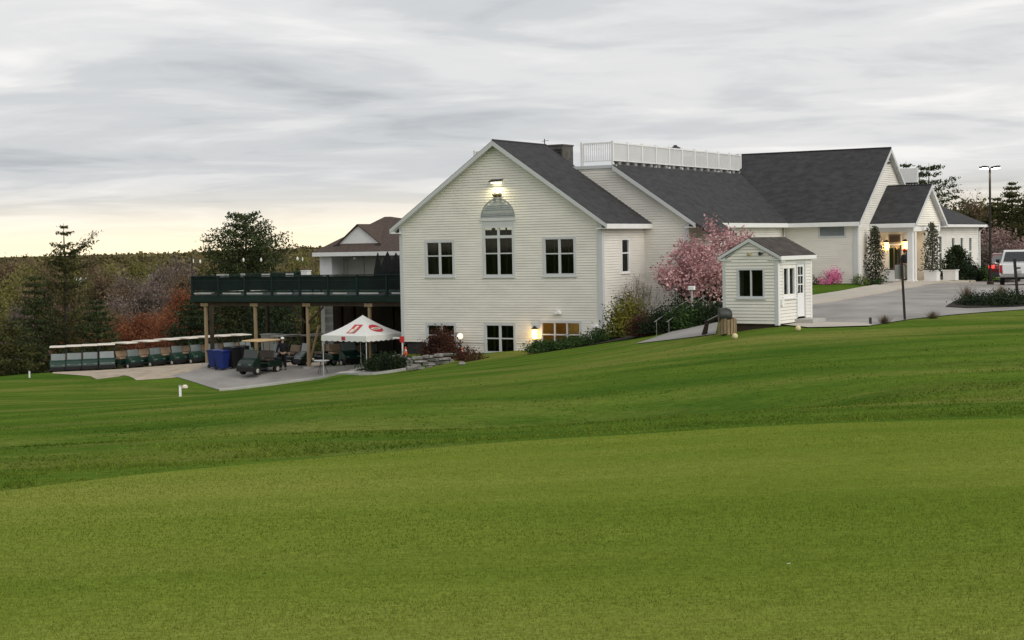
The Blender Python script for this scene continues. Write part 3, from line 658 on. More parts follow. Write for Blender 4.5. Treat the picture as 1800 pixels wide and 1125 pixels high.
for (s_, z_) in ((-2.35, -3.30), (-0.32, -3.95)):
    q = MB(); box_on(q, front, s_ - 0.14, s_ + 0.14, z_ - 0.08, z_ + 0.02, 0.02, 0.22); box_on(q, front, s_ - 0.05, s_ + 0.05, z_ + 0.02, z_ + 0.12, 0.02, 0.08); q.build('wall_camera', WHITE, club)
# warm light inside the lower room
ld = bpy.data.lights.new('room_light', 'POINT'); ld.energy = 75; ld.color = (1, 0.66, 0.30); ld.shadow_soft_size = 0.15
cl = MB().lathe([(0.10, -0.02), (0.16, 0.06), (0.03, 0.12)], 12, (-1.9, 1.3, -2.85)).build('ceiling_lamp', LAMP, club, True)
lo = bpy.data.objects.new('room_light', ld); COL.objects.link(lo); lo.parent = cl; lo.location = (-1.9, 1.3, -3.05)
# portico
PU, PZ, PE = 9.05, 2.95, 0.80
pgf = lambda s, z, o: (PU + o, s, z)
psl = (PZ - PE) / 3.25
siding(club, pgf, lambda z: RW - min(2.75, (PZ - 0.18 - z) / psl), lambda z: RW + min(2.75, (PZ - 0.18 - z) / psl), 0.62, PZ - 0.25)
gable_roof(club, (RW, PZ), (RW - 3.25, PE), (RW + 3.25, PE), 6.74, PU + 0.3, 'u', rake0=False, rake1=True, fB=True)
MB().tube([(6.8, RW, PZ + .01), (PU + 0.28, RW, PZ + .01)], 0.05, 6).build('ridge_cap', DARK, club)
for s in (-1, 1):
    MB().box((6.74, RW + s * 2.6 - 0.17, 0.30), (PU + 0.02, RW + s * 2.6 + 0.17, 0.66)).build('beam', WHITE, club)
    for k in (0, 1):
        wc = RW + s * (2.62 - 0.55 * k)
        q = MB(); q.box((PU - 0.34, wc - 0.14, -2.62), (PU - 0.04, wc + 0.14, 0.29)); q.box((PU - 0.38, wc - 0.18, -2.62), (PU + 0.0, wc + 0.18, -2.40)); q.build('column', WHITE, club)
MB().box((PU - 0.36, RW - 2.43, 0.32), (PU - 0.03, RW + 2.43, 0.615)).build('beam', WHITE, club)
MB().box((6.75, RW - 2.43, 0.60), (PU - 0.4, RW + 2.43, 0.64)).build('ceiling', WHITE, club)
# far wing with the hipped roof
W4, U4, HE = 28.6, 7.5, 41.0
wingf = lambda s, z, o: (U4 + o, s, z)
wwin = [(31.3, 31.95, -2.0, 0.0), (34.3, 34.95, -1.9, -0.12), (36.4, 37.05, -1.9, -0.12), (38.6, 39.25, -1.9, -0.12)]
siding(club, wingf, lambda z: W4 - 0.3, lambda z: HE, -3.4, 0.72, [(a - .05, b + .05, c - .05, d + .05) for a, b, c, d in wwin])
for ww in wwin: window(club, wingf, *ww, cols=1, split=0.5, casing=0.09, m=WHITE, curtains=((0.1, 0.5, CURT),))
box_on(MB(), wingf, HE - 0.18, HE + 0.03, -3.4, 0.72, 0.0, 0.05).build('corner_board', WHITE, club)
siding(club, lambda s, z, o: (s, W4 - 0.3 - o, z), lambda z: U3, lambda z: U4, -3.2, 0.72)
siding(club, lambda s, z, o: (s, HE + o, z), lambda z: -2.0, lambda z: U4, -3.4, 0.72)
ez, hu, hz_ = 0.78, 2.6, 3.55
hip = MB(); hip.slab([(U4 + .5, W4 - 3, ez), (U4 + .5, HE + .5, ez), (hu, HE - 4.4, hz_), (hu, W4 - 3, hz_)], 0.12); hip.slab([(U4 + .5, HE + .5, ez), (-2.4, HE + .5, ez), (hu, HE - 4.4, hz_)], 0.12); hip.slab([(-2.4, HE + .5, ez), (-2.4, W4 - 3, ez), (hu, W4 - 3, hz_), (hu, HE - 4.4, hz_)], 0.12)
hr = hip.build('roof', SHINGLE, club); MB().box((U4 + 0.42, W4 - 0.2, ez - 0.2), (U4 + 0.53, HE + 0.5, ez - 0.04)).build('gutter', WHITE, hr); MB().box((U4, W4, ez - 0.2), (U4 + 0.42, HE + 0.45, ez - 0.16)).build('soffit', WHITE, hr)
MB().tube([(U4 + .45, HE + .45, ez - .15), (U4 + .1, HE + .12, ez - .5), (U4 + .1, HE + .12, -2.8)], 0.05, 8).build('downpipe', WHITE, hr)
MB().tube([(U2 + 0.12, 17.72, 0.66), (U2 + 0.12, 17.72, -2.8)], 0.045, 8).build('downpipe', WHITE, club)
# rooftop equipment
dd_ = ray(981, 270); a = dd_ * (OB @ bw + 6.3) / (dd_ @ bw); hv = thing('air_conditioner', 'weathered grey air conditioning unit on the roof ridge', 'air conditioner', (a[0], a[1], 3.9), -TH)
hv.scale = (.84, .84, .93)
MB().box((-0.7, -0.7, 0.05), (0.7, 0.7, 1.28)).build('casing', mat('weathered_galvanised', (0.085, 0.078, 0.070), 0.6, 0.35, 3), hv, bevel=0.02)
for k in range(6): MB().box((-0.6, -0.73, 0.2 + k * 0.16), (0.6, -0.701, 0.29 + k * 0.16)).build('grille_slat', DARK, hv)
MB().box((-0.74, -0.74, 1.28), (0.74, 0.74, 1.36)).build('lid', MATS['weathered_galvanised'], hv)
MB().tube([(-0.95, 0, 0.2), (-0.95, 0, 1.75)], 0.03).tube([(-1.15, 0, 1.6), (-0.65, 0.0, 1.66)], 0.012).build('vent_pipe', DARK, hv)
a = P(1187, 262, 97); vn = thing('roof_vent', 'small white roof cupola vent with dark cap behind the railing', 'vent', (a[0], a[1], 3.9), -TH)
MB().box((-0.3, -0.3, 0.0), (0.3, 0.3, 1.55)).build('body', WHITE, vn); MB().lathe([(0.50, 1.60), (0.12, 1.78), (0.12, 1.84)], 4).build('cap', DARK, vn); MB().box((-0.33, -0.15, 1.2), (-0.29, 0.15, 1.45)).build('opening', DARK, vn)
r2 = thing('rooftop_screen', 'white rooftop screen panel behind the tall gable', 'screen', P(1598, 318, 106) * np.array([1, 1, 0]) + np.array([0, 0, 3.45]), -TH); r2.scale = (.82, .82, .82)
MB().box((-0.65, 0, 0.12), (0.65, 0.06, 1.25)).build('panel', WHITE, r2)
for x_ in (-0.68, 0.0, 0.68): MB().box((x_ - 0.04, 0.06, -1.2), (x_ + 0.04, 0.12, 1.3)).build('post', WHITE, r2)
MB().box((-0.7, -0.02, 0.0), (0.7, 0.14, 0.12)).build('base', DARK, r2)
r3 = thing('roof_railing', 'short white railing end showing above the left roof slope', 'railing', P(843, 275, 88) * np.array([1, 1, 0]) + np.array([0, 0, 3.9]), -TH)
railing(r3, (-0.3, 0.0), (2.2, 0.0), 0.12, 1.2, 1)
# ------------------------------------------------------------------ things in the clubhouse frame
def onw(x, y, w):
    """clubhouse (u, z) where the line of sight meets the upright plane at depth w"""
    d = ray(x, y); t = (OB @ bw + w) / (d @ bw); p = d * t; return float((p - OB) @ bu), float(p[2])
def gB(u, w): p = B(u, w); return g1(p[0], p[1])
# raised deck
DW = 1.6
DL = onw(336, 500, DW)[0]; DR = WL - 0.06; RT_Z = -1.42; FL_Z = -2.52
deck = thing('raised_deck', 'dark green raised timber deck on tall posts beside the clubhouse', 'deck', OB, -TH)
nb = 8; DB = 11.5
MB().box((DL, DW, FL_Z - 0.06), (DR, DB, FL_Z)).build('floor', GREENP, deck)
MB().box((DL, DW - 0.05, FL_Z - 0.36), (DR, DW - 0.005, FL_Z - 0.02)).build('fascia', GREENP, deck)
MB().box((DL - 0.05, DW - 0.05, FL_Z - 0.36), (DL - 0.004, DB, FL_Z - 0.02)).build('fascia', GREENP, deck)
for k in range(14):
    u_ = DL + 0.4 + (DR - DL - 0.8) * k / 13; MB().box((u_ - 0.04, DW + 0.03, FL_Z - 0.32), (u_ + 0.04, DB - 0.1, FL_Z - 0.065)).build('joist', DKWOOD, deck)
for w_ in (DW + 0.25, 6.0, 10.6): MB().box((DL + 0.1, w_ - 0.08, FL_Z - 0.60), (DR - 0.1, w_ + 0.08, FL_Z - 0.325)).build('beam', DKWOOD, deck)
PALE = mat('pale_grey_finish', (0.42, 0.42, 0.40), 0.7, 0.25, 2)
def rail_run(p0, p1, n):
    p0 = np.array(p0); p1 = np.array(p1)
    for k in range(n):
        a, b = p0 + (p1 - p0) * k / n, p0 + (p1 - p0) * (k + 1) / n; e = (b - a) / np.linalg.norm(b - a)
        MB().beam((*(a + e * .06), (RT_Z + FL_Z + 0.2) / 2), (*(b - e * .06), (RT_Z + FL_Z + 0.2) / 2), 0.02, RT_Z - FL_Z - 0.36).build('mesh_panel', MESHG, deck)
        MB().beam((*(a + e * .06), RT_Z - 0.30), (*(b - e * .06), RT_Z - 0.30), 0.05, 0.05).build('mid_rail', GREENP, deck)
        f0, f1 = (0.06, 0.16)[k % 2], (0.72, 0.85, 0.64)[k % 3]; c, d = a + (b - a) * f0, a + (b - a) * f1
        MB().beam((*c, FL_Z + 0.10), (*d, FL_Z + 0.10), 0.03, 0.075).build('gap_strip', PALE, deck)  # pale strips added in place of the light dashes under the mesh panels
        MB().beam((*(a + e * .06), FL_Z + 0.20), (*(b - e * .06), FL_Z + 0.20), 0.05, 0.07).build('bottom_rail', GREENP, deck)
    MB().beam((*p0, RT_Z - 0.03), (*p1, RT_Z - 0.03), 0.14, 0.06).build('top_rail', GREENP, deck)
    for k in range(n + 1):
        a = p0 + (p1 - p0) * k / n; MB().box((a[0] - 0.055, a[1] - 0.055, FL_Z), (a[0] + 0.055, a[1] + 0.055, RT_Z - 0.06)).build('rail_post', GREENP, deck)
rail_run((DL + 0.06, DW + 0.02), (DR - 0.05, DW + 0.02), nb)
rail_run((DL + 0.06, DW + 0.14), (DL + 0.06, DB), 4)
for x_ in (362, 449, 541, 650):
    u_ = onw(x_, 560, DW + 0.25)[0]; zb = gB(u_, DW + 0.25)
    MB().box((u_ - 0.07, DW + 0.18, zb - 0.1), (u_ + 0.07, DW + 0.32, FL_Z - 0.62)).build('post', TREATED, deck)
    MB().box((u_ - 0.26, DW + 0.12, FL_Z - 0.62), (u_ + 0.26, DW + 0.38, FL_Z - 0.44)).build('post_cap', TREATED, deck)
    MB().box((u_ - 0.22, DW + 0.03, zb - 0.1), (u_ + 0.22, DW + 0.47, zb + 0.14)).build('footing', KERBM, deck)
for x_ in (372, 470, 534, 600, 622, 690):
    u_ = onw(x_, 560, 9.5)[0]
    if u_ < DR - 0.3: MB().box((u_ - 0.09, 9.4, gB(u_, 9.5) - 0.1), (u_ + 0.09, 9.6, FL_Z - 0.3)).build('post', DKWOOD, deck)
u0_, u1_ = onw(545, 636, DW + 0.6)[0], onw(562, 575, DW + 0.6)[0]
MB().beam((u0_, DW + 0.55, onw(545, 638, DW + .55)[1]), (u1_, DW + 0.55, onw(562, 572, DW + .55)[1]), 0.14, 0.06).build('brace', TREATED, deck)
u0_ = onw(541, 600, DW + .25)[0]
for x_ in (-1, 1): MB().beam((u0_ + x_ * 0.1, DW + 0.25, FL_Z - 1.5), (u0_ + x_ * 1.1, DW + 0.25, FL_Z - 0.64), 0.09, 0.09).build('brace', DKWOOD, deck)
# retaining wall and shelves in the shade at the back
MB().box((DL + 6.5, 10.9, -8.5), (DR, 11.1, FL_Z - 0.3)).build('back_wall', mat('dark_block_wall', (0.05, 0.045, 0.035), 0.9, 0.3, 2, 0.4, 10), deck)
shel = thing('storage_cabinet', 'pale grey storage cabinet in the shade beneath the deck', 'cabinet', B(onw(473, 600, 7.5)[0], 7.5, gB(onw(473, 600, 7.5)[0], 7.5) + .03), -TH)
MB().box((-0.6, 0, 0.05), (0.7, 0.5, 1.9)).build('body', mat('pale_grey_paint', (0.34, 0.33, 0.29), 0.6, 0.1, 2), shel); MB().box((-0.66, -0.04, 1.9), (0.76, 0.54, 1.96)).build('top', PALE, shel)
for s_ in (-0.58, 0.07): MB().box((s_, -0.03, 0.12), (s_ + 0.6, -0.002, 1.84)).build('door', MATS['pale_grey_paint'], shel)
# pavilion behind the deck
PW = 12.0
pl, pz = onw(549, 447, PW - .6); pr = WL + 1.5
pav = thing('pavilion', 'pavilion with brown hipped roof and small white gable behind the deck', 'building', OB, -TH)
EZP = pz + 0.12
wl_ = onw(562, 460, PW)[0]; wr_ = onw(583, 460, PW)[0]
SID2 = WHITE
MB().box((wl_, PW, FL_Z - 4.5), (wr_, PW + 5, EZP - 0.2)).build('wall', WHITE, pav)
MB().box((wr_, PW + 1.2, FL_Z - 4.5), (pr, PW + 1.3, EZP - 0.2)).build('screen_wall', mat('grey_screen', (0.42, 0.41, 0.36), 0.8, 0.08, 1), pav)
for k in range(5):
    u_ = wr_ + 0.3 + k * 1.25; MB().box((u_ - 0.04, PW + 1.14, FL_Z), (u_ + 0.04, PW + 1.199, EZP - 0.2)).build('batten', MATS['grey_screen'], pav)
MB().box((wl_ + 0.3, PW + 0.0, FL_Z - 4), (pr, PW + 0.1, FL_Z + 0.05)).build('floor_edge', DKWOOD, pav)
apx, apz = onw(676, 381, PW + 4.2); apx2, _ = onw(686, 381, PW + 4.2)
ew = PW - 0.6; bk = PW + 9
hipm = MB(); rw_ = PW + 4.2
hipm.slab([(pl, ew, EZP), (pr, ew, EZP), (apx2, rw_, apz), (apx, rw_, apz)], 0.12); hipm.slab([(pl, bk, EZP), (pl, ew, EZP), (apx, rw_, apz)], 0.12); hipm.slab([(pr, ew, EZP), (pr, bk, EZP), (apx2, rw_, apz)], 0.12); hipm.slab([(pr, bk, EZP), (pl, bk, EZP), (apx, rw_, apz), (apx2, rw_, apz)], 0.12)
pro = hipm.build('roof', SHINGLE2, pav)
MB().box((pl, ew - 0.03, EZP - 0.26), (pr, ew + 0.08, EZP - 0.02)).build('fascia', WHITE, pro); MB().box((pl - 0.03, ew + 0.08, EZP - 0.26), (pl + 0.08, bk, EZP - 0.02)).build('fascia', WHITE, pro)
MB().box((pl + 0.08, ew + 0.08, EZP - 0.26), (pr, PW + 1.4, EZP - 0.22)).build('soffit', WHITE, pro)
gw = PW + 0.5
g0, gz0 = onw(592, 433, gw); g1_, _ = onw(674, 433, gw); gt, gtz = onw(630, 396, gw)
MB().add([(g0, gw, gz0), (g1_, gw, gz0), (gt, gw, gtz), (g0, gw + .1, gz0), (g1_, gw + .1, gz0), (gt, gw + .1, gtz)], [(0, 1, 2), (3, 4, 5), (0, 1, 4, 3), (1, 2, 5, 4), (2, 0, 3, 5)]).build('gable_panel', WHITE, pro)
dm = MB(); dm.slab([(g0 - .15, gw - .15, gz0 - .05), (gt, gw - .15, gtz + .08), (gt, gw + 4, gtz + .08), (g0 - .15, gw + 4, gz0 - .05)], 0.07); dm.slab([(gt, gw - .15, gtz + .08), (g1_ + .15, gw - .15, gz0 - .05), (g1_ + .15, gw + 4, gz0 - .05), (gt, gw + 4, gtz + .08)], 0.07); dm.build('gable_roof', SHINGLE2, pro)
for u_ in (g0 + 0.15, g1_ - 0.25): MB().box((u_ - 0.14, gw - 0.35, gz0 - 0.12), (u_ + 0.22, gw - 0.03, gz0 + 0.08)).build('floodlight', DARK, pro)
lu = onw(619, 452, ew)[0]; MB().lathe([(0.02, 0.0), (0.10, -0.08), (0.12, -0.2), (0.05, -0.26)], 10, (lu, ew + 0.3, EZP - 0.26)).build('soffit_lamp', PALE, pro)
# string of bulbs above the deck
sl_ = thing('string_lights', 'string of small pale bulbs hanging above the deck', 'string lights', OB, -TH)
BULB = mat('pale_bulb', (0.85, 0.83, 0.78), 0.3, 0.02, 1)
pts = []
for x_, y_ in ((337, 453), (352, 458), (390, 461), (428, 455), (459, 455), (495, 459), (523, 453), (549, 446)):
    u_, z_ = onw(x_, y_, 7.0); pts.append((u_, 7.0, z_))
MB().tube(pts, 0.012, 4).build('cable', DARK, sl_)
for x_, y_, r_ in ((340, 459, .07), (352, 460, .11), (428, 457, .11), (459, 457, .11), (523, 455, .13), (532, 456, .07)):
    u_, z_ = onw(x_, y_, 7.0); r_ *= .6; MB().lathe([(0.03, 0.12), (r_ * .7, .06), (r_, 0), (r_ * .7, -.08), (.02, -.11)], 10, (u_, 7.0, z_)).build('bulb', BULB, sl_, True)
for u_, z_ in ((pts[0][0], pts[0][2]),): MB().tube([(u_, 7.0, FL_Z), (u_, 7.0, z_ + 0.1)], 0.03).build('pole', DARK, sl_)
# folded umbrellas, covered grill, tables on the deck
CLOTH = mat('black_cover_cloth', (0.010, 0.011, 0.012), 0.9, 0.3, 4, 0.4, 10)
def umbrella(x_, y0, y1, w_, lab, wd=1.0):
    u_, zt = onw(x_, y0, w_)
    t = thing('folded_umbrella', lab, 'umbrella', B(u_, w_, FL_Z), -TH, 'folded umbrellas on the deck'); h = zt - FL_Z
    MB().tube([(0, 0, 0), (0, 0, h)], 0.03).build('pole', DARK, t)
    prof = [(0.02, 0), (0.20 * wd, 0.10), (0.26 * wd, 0.5), (0.20 * wd, 1.1), (0.10 * wd, 1.7), (0.03, 2.05)]; mb = MB(); n = 14; vs = []
    for i, (r, z) in enumerate(prof):
        for k in range(n): rr = r * (1 + 0.22 * (-1) ** k); vs.append((rr * math.cos(2 * PI * k / n), rr * math.sin(2 * PI * k / n), z * (h - 0.35) / 2.05 + 0.3))
    fs = [(i * n + k, i * n + (k + 1) % n, (i + 1) * n + (k + 1) % n, (i + 1) * n + k) for i in range(len(prof) - 1) for k in range(n)]
    mb.add(vs, fs).build('canopy', CLOTH, t, True); MB().lathe([(0.26, 0), (0.26, 0.05), (0.05, 0.09)], 12).build('base', DARK, t)
umbrella(664, 444, 480, 5.0, 'slim black folded umbrella on the deck, nearest the pavilion wall', 0.9)
umbrella(681, 442, 480, 4.0, 'wide black folded umbrella on the deck, middle one of three', 1.7)
umbrella(696, 444, 480, 3.6, 'black folded umbrella on the deck against the clubhouse corner', 1.7)
def deck_chair(x_, w_, rz, lab):
    u_ = onw(x_, 480, w_)[0]; t = thing('patio_chair', lab, 'chair', B(u_, w_, FL_Z), -TH + rz, 'patio chairs behind the deck railing')
    MB().box((-0.25, -0.25, 0.42), (0.25, 0.25, 0.46)).build('seat', MESHG, t); MB().box((-0.25, 0.22, 0.5), (0.25, 0.25, 1.16)).build('backrest', PALE, t)
    for a in (-1, 1):
        for b in (-1, 1): MB().tube([(a * 0.23, b * 0.23, 0), (a * 0.23, b * 0.23, 0.42 if b < 0 else 0.6)], 0.015, 6).build('leg', DARK, t)
for i, x_ in enumerate((385, 404, 420, 470, 505)): deck_chair(x_, 3.0 + (i % 3) * 0.5, (0.3, 2.8, -0.4, 3.4, 0.1)[i], ('first', 'second', 'third', 'fourth', 'fifth')[i] + ' patio chair from the left behind the deck railing')
u_ = onw(538, 478, 3.0)[0]; t = thing('white_cooler', 'small white box standing on a table behind the deck railing', 'cooler', B(u_, 3.0, FL_Z + 1.0), -TH); MB().box((-0.22, -0.18, 0), (0.22, 0.18, 0.28)).build('body', WHITE, t, bevel=.03); MB().box((-0.24, -0.2, 0.285), (0.24, 0.2, 0.33)).build('lid', WHITE, t)
t = thing('deck_table', 'dark patio table on the deck holding a small white box', 'table', B(u_, 3.0, FL_Z), -TH); MB().box((-0.8, -0.45, 0.94), (0.8, 0.45, 0.995)).build('tabletop', GREENP, t)
for a in (-1, 1):
    for b in (-1, 1): MB().box((a * .72 - .04, b * .38 - .04, 0), (a * .72 + .04, b * .38 + .04, 0.94)).build('leg', GREENP, t)
# ------------------------------------------------------------------ golf carts
BLK0 = mat('matt_black_plastic', (.010, .010, .010), .7, .2, 4)
def make_cart(roofm=CARTROOF, bodym=CARTG, screen=True):
    t = thing('golf_cart', 'cart', 'golf cart', (0, 0, 0), 0, None)
    MB().prism([(0.50, 0.32), (1.12, 0.30), (1.22, 0.42), (1.18, 0.62), (0.98, 0.80), (0.62, 0.96), (0.52, 0.93)], -0.54, 0.54).build('front_cowl', bodym, t, bevel=0.05)
    MB().prism([(-1.18, 0.42), (-1.1, 0.36), (-0.08, 0.34), (-0.05, 0.58), (-0.18, 0.66), (-1.08, 0.74), (-1.2, 0.6)], -0.57, 0.57).build('rear_body', bodym, t, bevel=0.05)
    MB().box((-0.1, -0.52, 0.26), (0.6, 0.52, 0.33)).build('floor_pan', DARK, t); MB().box((0.95, -0.56, 0.20), (1.26, 0.56, 0.46)).build('bumper', BLK0, t, bevel=.03)
    MB().box((-0.62, -0.5, 0.67), (-0.08, 0.5, 0.80)).build('seat', BEIGE, t, bevel=0.04); MB().prism([(-0.60, 0.84), (-0.50, 0.82), (-0.60, 1.22), (-0.69, 1.22)], -0.5, 0.5).build('backrest', BEIGE, t, bevel=0.03)
    for s in (-1, 1):
        MB().tube([(0.72, s * 0.50, 0.86), (0.52, s * 0.50, 1.76)], 0.018, 6).build('roof_strut', DARK, t); MB().tube([(-0.95, s * 0.50, 0.7), (-0.86, s * 0.50, 1.76)], 0.018, 6).build('roof_strut', DARK, t)
        MB().box((1.16, s * 0.36 - 0.09, 0.54), (1.212, s * 0.36 + 0.09, 0.61)).build('headlight', PLASTIC, t)
    MB().prism([(-1.05, 1.75), (0.72, 1.75), (0.80, 1.79), (0.70, 1.83), (-0.2, 1.86), (-1.02, 1.83), (-1.10, 1.79)], -0.58, 0.58).build('roof', roofm, t, bevel=0.03)
    if screen: MB().prism([(0.735, 0.90), (0.75, 0.90), (0.655, 1.34), (0.64, 1.34)], -0.47, 0.47).build('windshield', PLASTIC, t)
    MB().lathe([(0.15, -0.012), (0.17, 0), (0.15, 0.012)], 14, (0.36, 0.26, 0.98)).build('steering_wheel', DARK, t)
    for x_ in (-0.82, 0.80):
        for s in (-1, 1):
            wl = MB().lathe([(0.10, -0.09), (0.20, -0.10), (0.23, -0.06), (0.23, 0.06), (0.20, 0.10), (0.10, 0.09)], 18, (x_, s * 0.47, 0.23), 'y').build('wheel', RUBBER, t, True)
            MB().lathe([(0.11, s * 0.085), (0.12, s * 0.10), (0.04, s * 0.115)], 14, (x_, s * 0.47, 0.23), 'y').build('hub', HUB, wl)
    bagc = [(0.06, 0.05, 0.04), (0.02, 0.02, 0.02), (0.25, 0.23, 0.2)]
    MB().box((-1.22, -0.5, 0.72), (-0.98, 0.5, 0.80)).build('bag_rack', DARK, t)
    return t
cart0 = make_cart()
def place_cart(first, loc, rz, lab, group):
    global used
    if first: r = cart0; r.location = tuple(loc); r.rotation_euler = (0, 0, rz); r['label'] = lab
    else: r = copy_tree(cart0, loc, rz, label=lab)
    r['group'] = group; return r
ords = ['leftmost', 'second', 'third', 'fourth', 'fifth', 'sixth', 'seventh', 'eighth', 'ninth', 'tenth', 'eleventh', 'rightmost']
crow = [(104, 652, -1.35), (132, 651, -1.35), (160, 650, -1.35), (188, 649, -1.3), (224, 647, -0.70), (262, 644, -0.66), (300, 641, -0.66), (334, 638, -0.7), (364, 636, -0.75), (392, 634, -0.7), (420, 632, -0.7)]
for i, (x_, y_, rz) in enumerate(crow):
    Yc = 112.3; p = P(x_, y_, Yc); p[2] = g1(p[0], p[1]) + 0.025
    place_cart(i == 0, p, rz, (ords[i] + (' green golf cart facing the camera in the parked row' if i < 4 else ' green golf cart from the left in the parked row')) if i else 'leftmost green golf cart facing the camera in the parked row', 'golf carts parked in a row')
for i, (x_, w_, rz, lab) in enumerate(((505, 7.0, -2.4, 'dark golf cart parked under the deck behind the standing person'), (556, 6.0, -2.6, 'dark golf cart under the deck just right of the pale brace'), (600, 5.2, -0.9, 'dark golf cart parked behind the white tent'), (640, 8.0, -1.0, 'dark golf cart deep under the deck behind the tent poles'))):
    u_ = onw(x_, 600, w_)[0]; p = B(u_, w_); p[2] = g1(p[0], p[1]) + 0.035; c = place_cart(False, p, rz, lab, 'golf carts under the deck')
CGL0 = mat('smoked_windshield', (.05, .055, .05), .2, .1, 2)
dcart = copy_tree(cart0, G(457, 658), -2.15, label='dark green golf cart with tan roof standing on the driveway', mats={'roof': mat('tan_cart_roof', (0.62, 0.44, 0.24), 0.5, 0.05, 1), 'front_cowl': mat('black_green_paint', (.006, .018, .012), .3, .1, 2), 'rear_body': mat('black_green_paint', (.006, .018, .012)), 'windshield': CGL0, 'seat': mat('dark_vinyl', (.05, .04, .03), .6), 'backrest': mat('dark_vinyl', (.05, .04, .03))})
dcart.location.z += 0.035; dcart['group'] = 'golf carts on the driveway'
# ------------------------------------------------------------------ bins
BLUE = mat('blue_plastic', (0.009, 0.024, 0.15), 0.45, 0.1, 3); BLK = mat('black_plastic', (0.012, 0.012, 0.014), 0.45, 0.15, 3)
def bin_(x_, y_, m, lab, rz, s=1.0):
    p = G(x_, y_); t = thing('wheeled_bin', lab, 'bin', (p[0], p[1], p[2] + .035), rz, 'wheeled bins by the deck post')
    q = MB(); b0, b1 = 0.24 * s, 0.31 * s
    q.add([(-b0, -b0, .06), (b0, -b0, .06), (b0, b0, .06), (-b0, b0, .06), (-b1, -b1 * 1.1, 1.0 * s), (b1, -b1 * 1.1, 1.0 * s), (b1, b1 * 1.1, 1.0 * s), (-b1, b1 * 1.1, 1.0 * s)], [(3, 2, 1, 0), (4, 5, 6, 7), (0, 1, 5, 4), (1, 2, 6, 5), (2, 3, 7, 6), (3, 0, 4, 7)]); q.build('body', m, t, bevel=.03)
    MB().prism([(-b1 - .03, 1.005 * s), (b1 + .05, 1.005 * s), (b1 + .03, 1.05 * s), (0, 1.10 * s), (-b1, 1.07 * s)], -b1 * 1.15, b1 * 1.15).build('lid', m, t, bevel=.015)
    for a in (-1, 1): MB().lathe([(0.10, -0.03), (0.12, 0), (0.10, 0.03)], 12, (-b0, a * b0, 0.12), 'y').build('wheel', RUBBER, t)
    MB().beam((-b1 - .08, -b1, 0.98 * s), (-b1 - .08, b1, 0.98 * s), .03, .03).build('handle', m, t)
bin_(378, 648, BLUE, 'bright blue wheeled bin at the left beside the deck post', -0.6, .95); bin_(391, 651, BLUE, 'bright blue wheeled bin nearer the dark golf cart', -0.5, 1.0)
bin_(409, 648, BLK, 'black wheeled bin just right of the blue bins', -0.5, 1.1); bin_(424, 646, BLK, 'black wheeled bin partly behind the tan-roofed cart', -0.4, 1.1)
# ------------------------------------------------------------------ tent
TENTM = mat('white_tent_fabric', (0.80, 0.80, 0.77), 0.7, 0.03, 1.2, trans=0.12)
RED = mat('red_print', (0.50, 0.045, 0.06), 0.7, 0.08, 3); CREAMP = mat('cream_print', (0.72, 0.62, 0.50), 0.7, 0.1, 8); GREYP = mat('grey_print', (0.32, 0.28, 0.26), 0.7, 0.1, 8)
pL, pF = P(566, 665, 86.0), P(647, 655, 82.0)
cL = G(567, 664)[:2]; cF = None
TL = 3.05
ta = thing('canopy_tent', 'white pop-up canopy tent with red printed marks on the driveway', 'tent', (0, 0, 0), 0)
d1 = bu[:2] * math.cos(0.10) + bw[:2] * math.sin(-0.10); d1 /= np.linalg.norm(d1); d2 = np.array([-d1[1], d1[0]])
cen = cL + d1 * TL / 2 + d2 * TL / 2; zt = g1(*cen) + 0.03
ta.location = (cen[0], cen[1], g1(*cL) + 0.03); ta.rotation_euler = (0, 0, math.atan2(d1[1], d1[0]))
H0, HV, HA, hl = 2.18, 1.88, 3.18, TL / 2
cs = [(-hl, -hl), (hl, -hl), (hl, hl), (-hl, hl)]
can = MB(); n = 8
def tface(i, a, b):
    """point on canopy face i; a along the eave 0..1, b towards the apex 0..1"""
    p0, p1 = np.array(cs[i]), np.array(cs[(i + 1) % 4]); e = p0 + (p1 - p0) * a; xy = e * (1 - b); sag = -0.10 * math.sin(PI * b) 
    return (xy[0], xy[1], H0 + (HA - H0) * b + sag)
for i in range(4):
    vs = [tface(i, a / n, b / n) for b in range(n + 1) for a in range(n + 1)]
    can.add(vs, [(b * (n + 1) + a, b * (n + 1) + a + 1, (b + 1) * (n + 1) + a + 1, (b + 1) * (n + 1) + a) for b in range(n) for a in range(n)])
co = can.build('canopy', TENTM, ta, True)
for i in range(4):
    vs = []; m = 32; p0, p1 = np.array(cs[i]), np.array(cs[(i + 1) % 4])
    for k in range(m + 1):
        e = (p0 + (p1 - p0) * k / m) * 1.004; vs += [(e[0], e[1], H0 + 0.01), (e[0] * 1.01, e[1] * 1.01, HV + 0.05 - 0.05 * abs(math.sin(PI * k / 4)))]
    MB().add(vs, [(2 * k, 2 * k + 1, 2 * k + 3, 2 * k + 2) for k in range(m)]).build('valance', TENTM, ta)
for i, c in enumerate(cs): MB().tube([(c[0] * .97, c[1] * .97, 0), (c[0] * .97, c[1] * .97, H0)], 0.025, 8).build('leg', PALE, ta); 
for i, c in enumerate(cs): MB().lathe([(0.10, 0), (0.10, 0.02), (0.03, 0.03)], 10, (c[0] * .97, c[1] * .97, 0)).build('foot', PALE, ta)
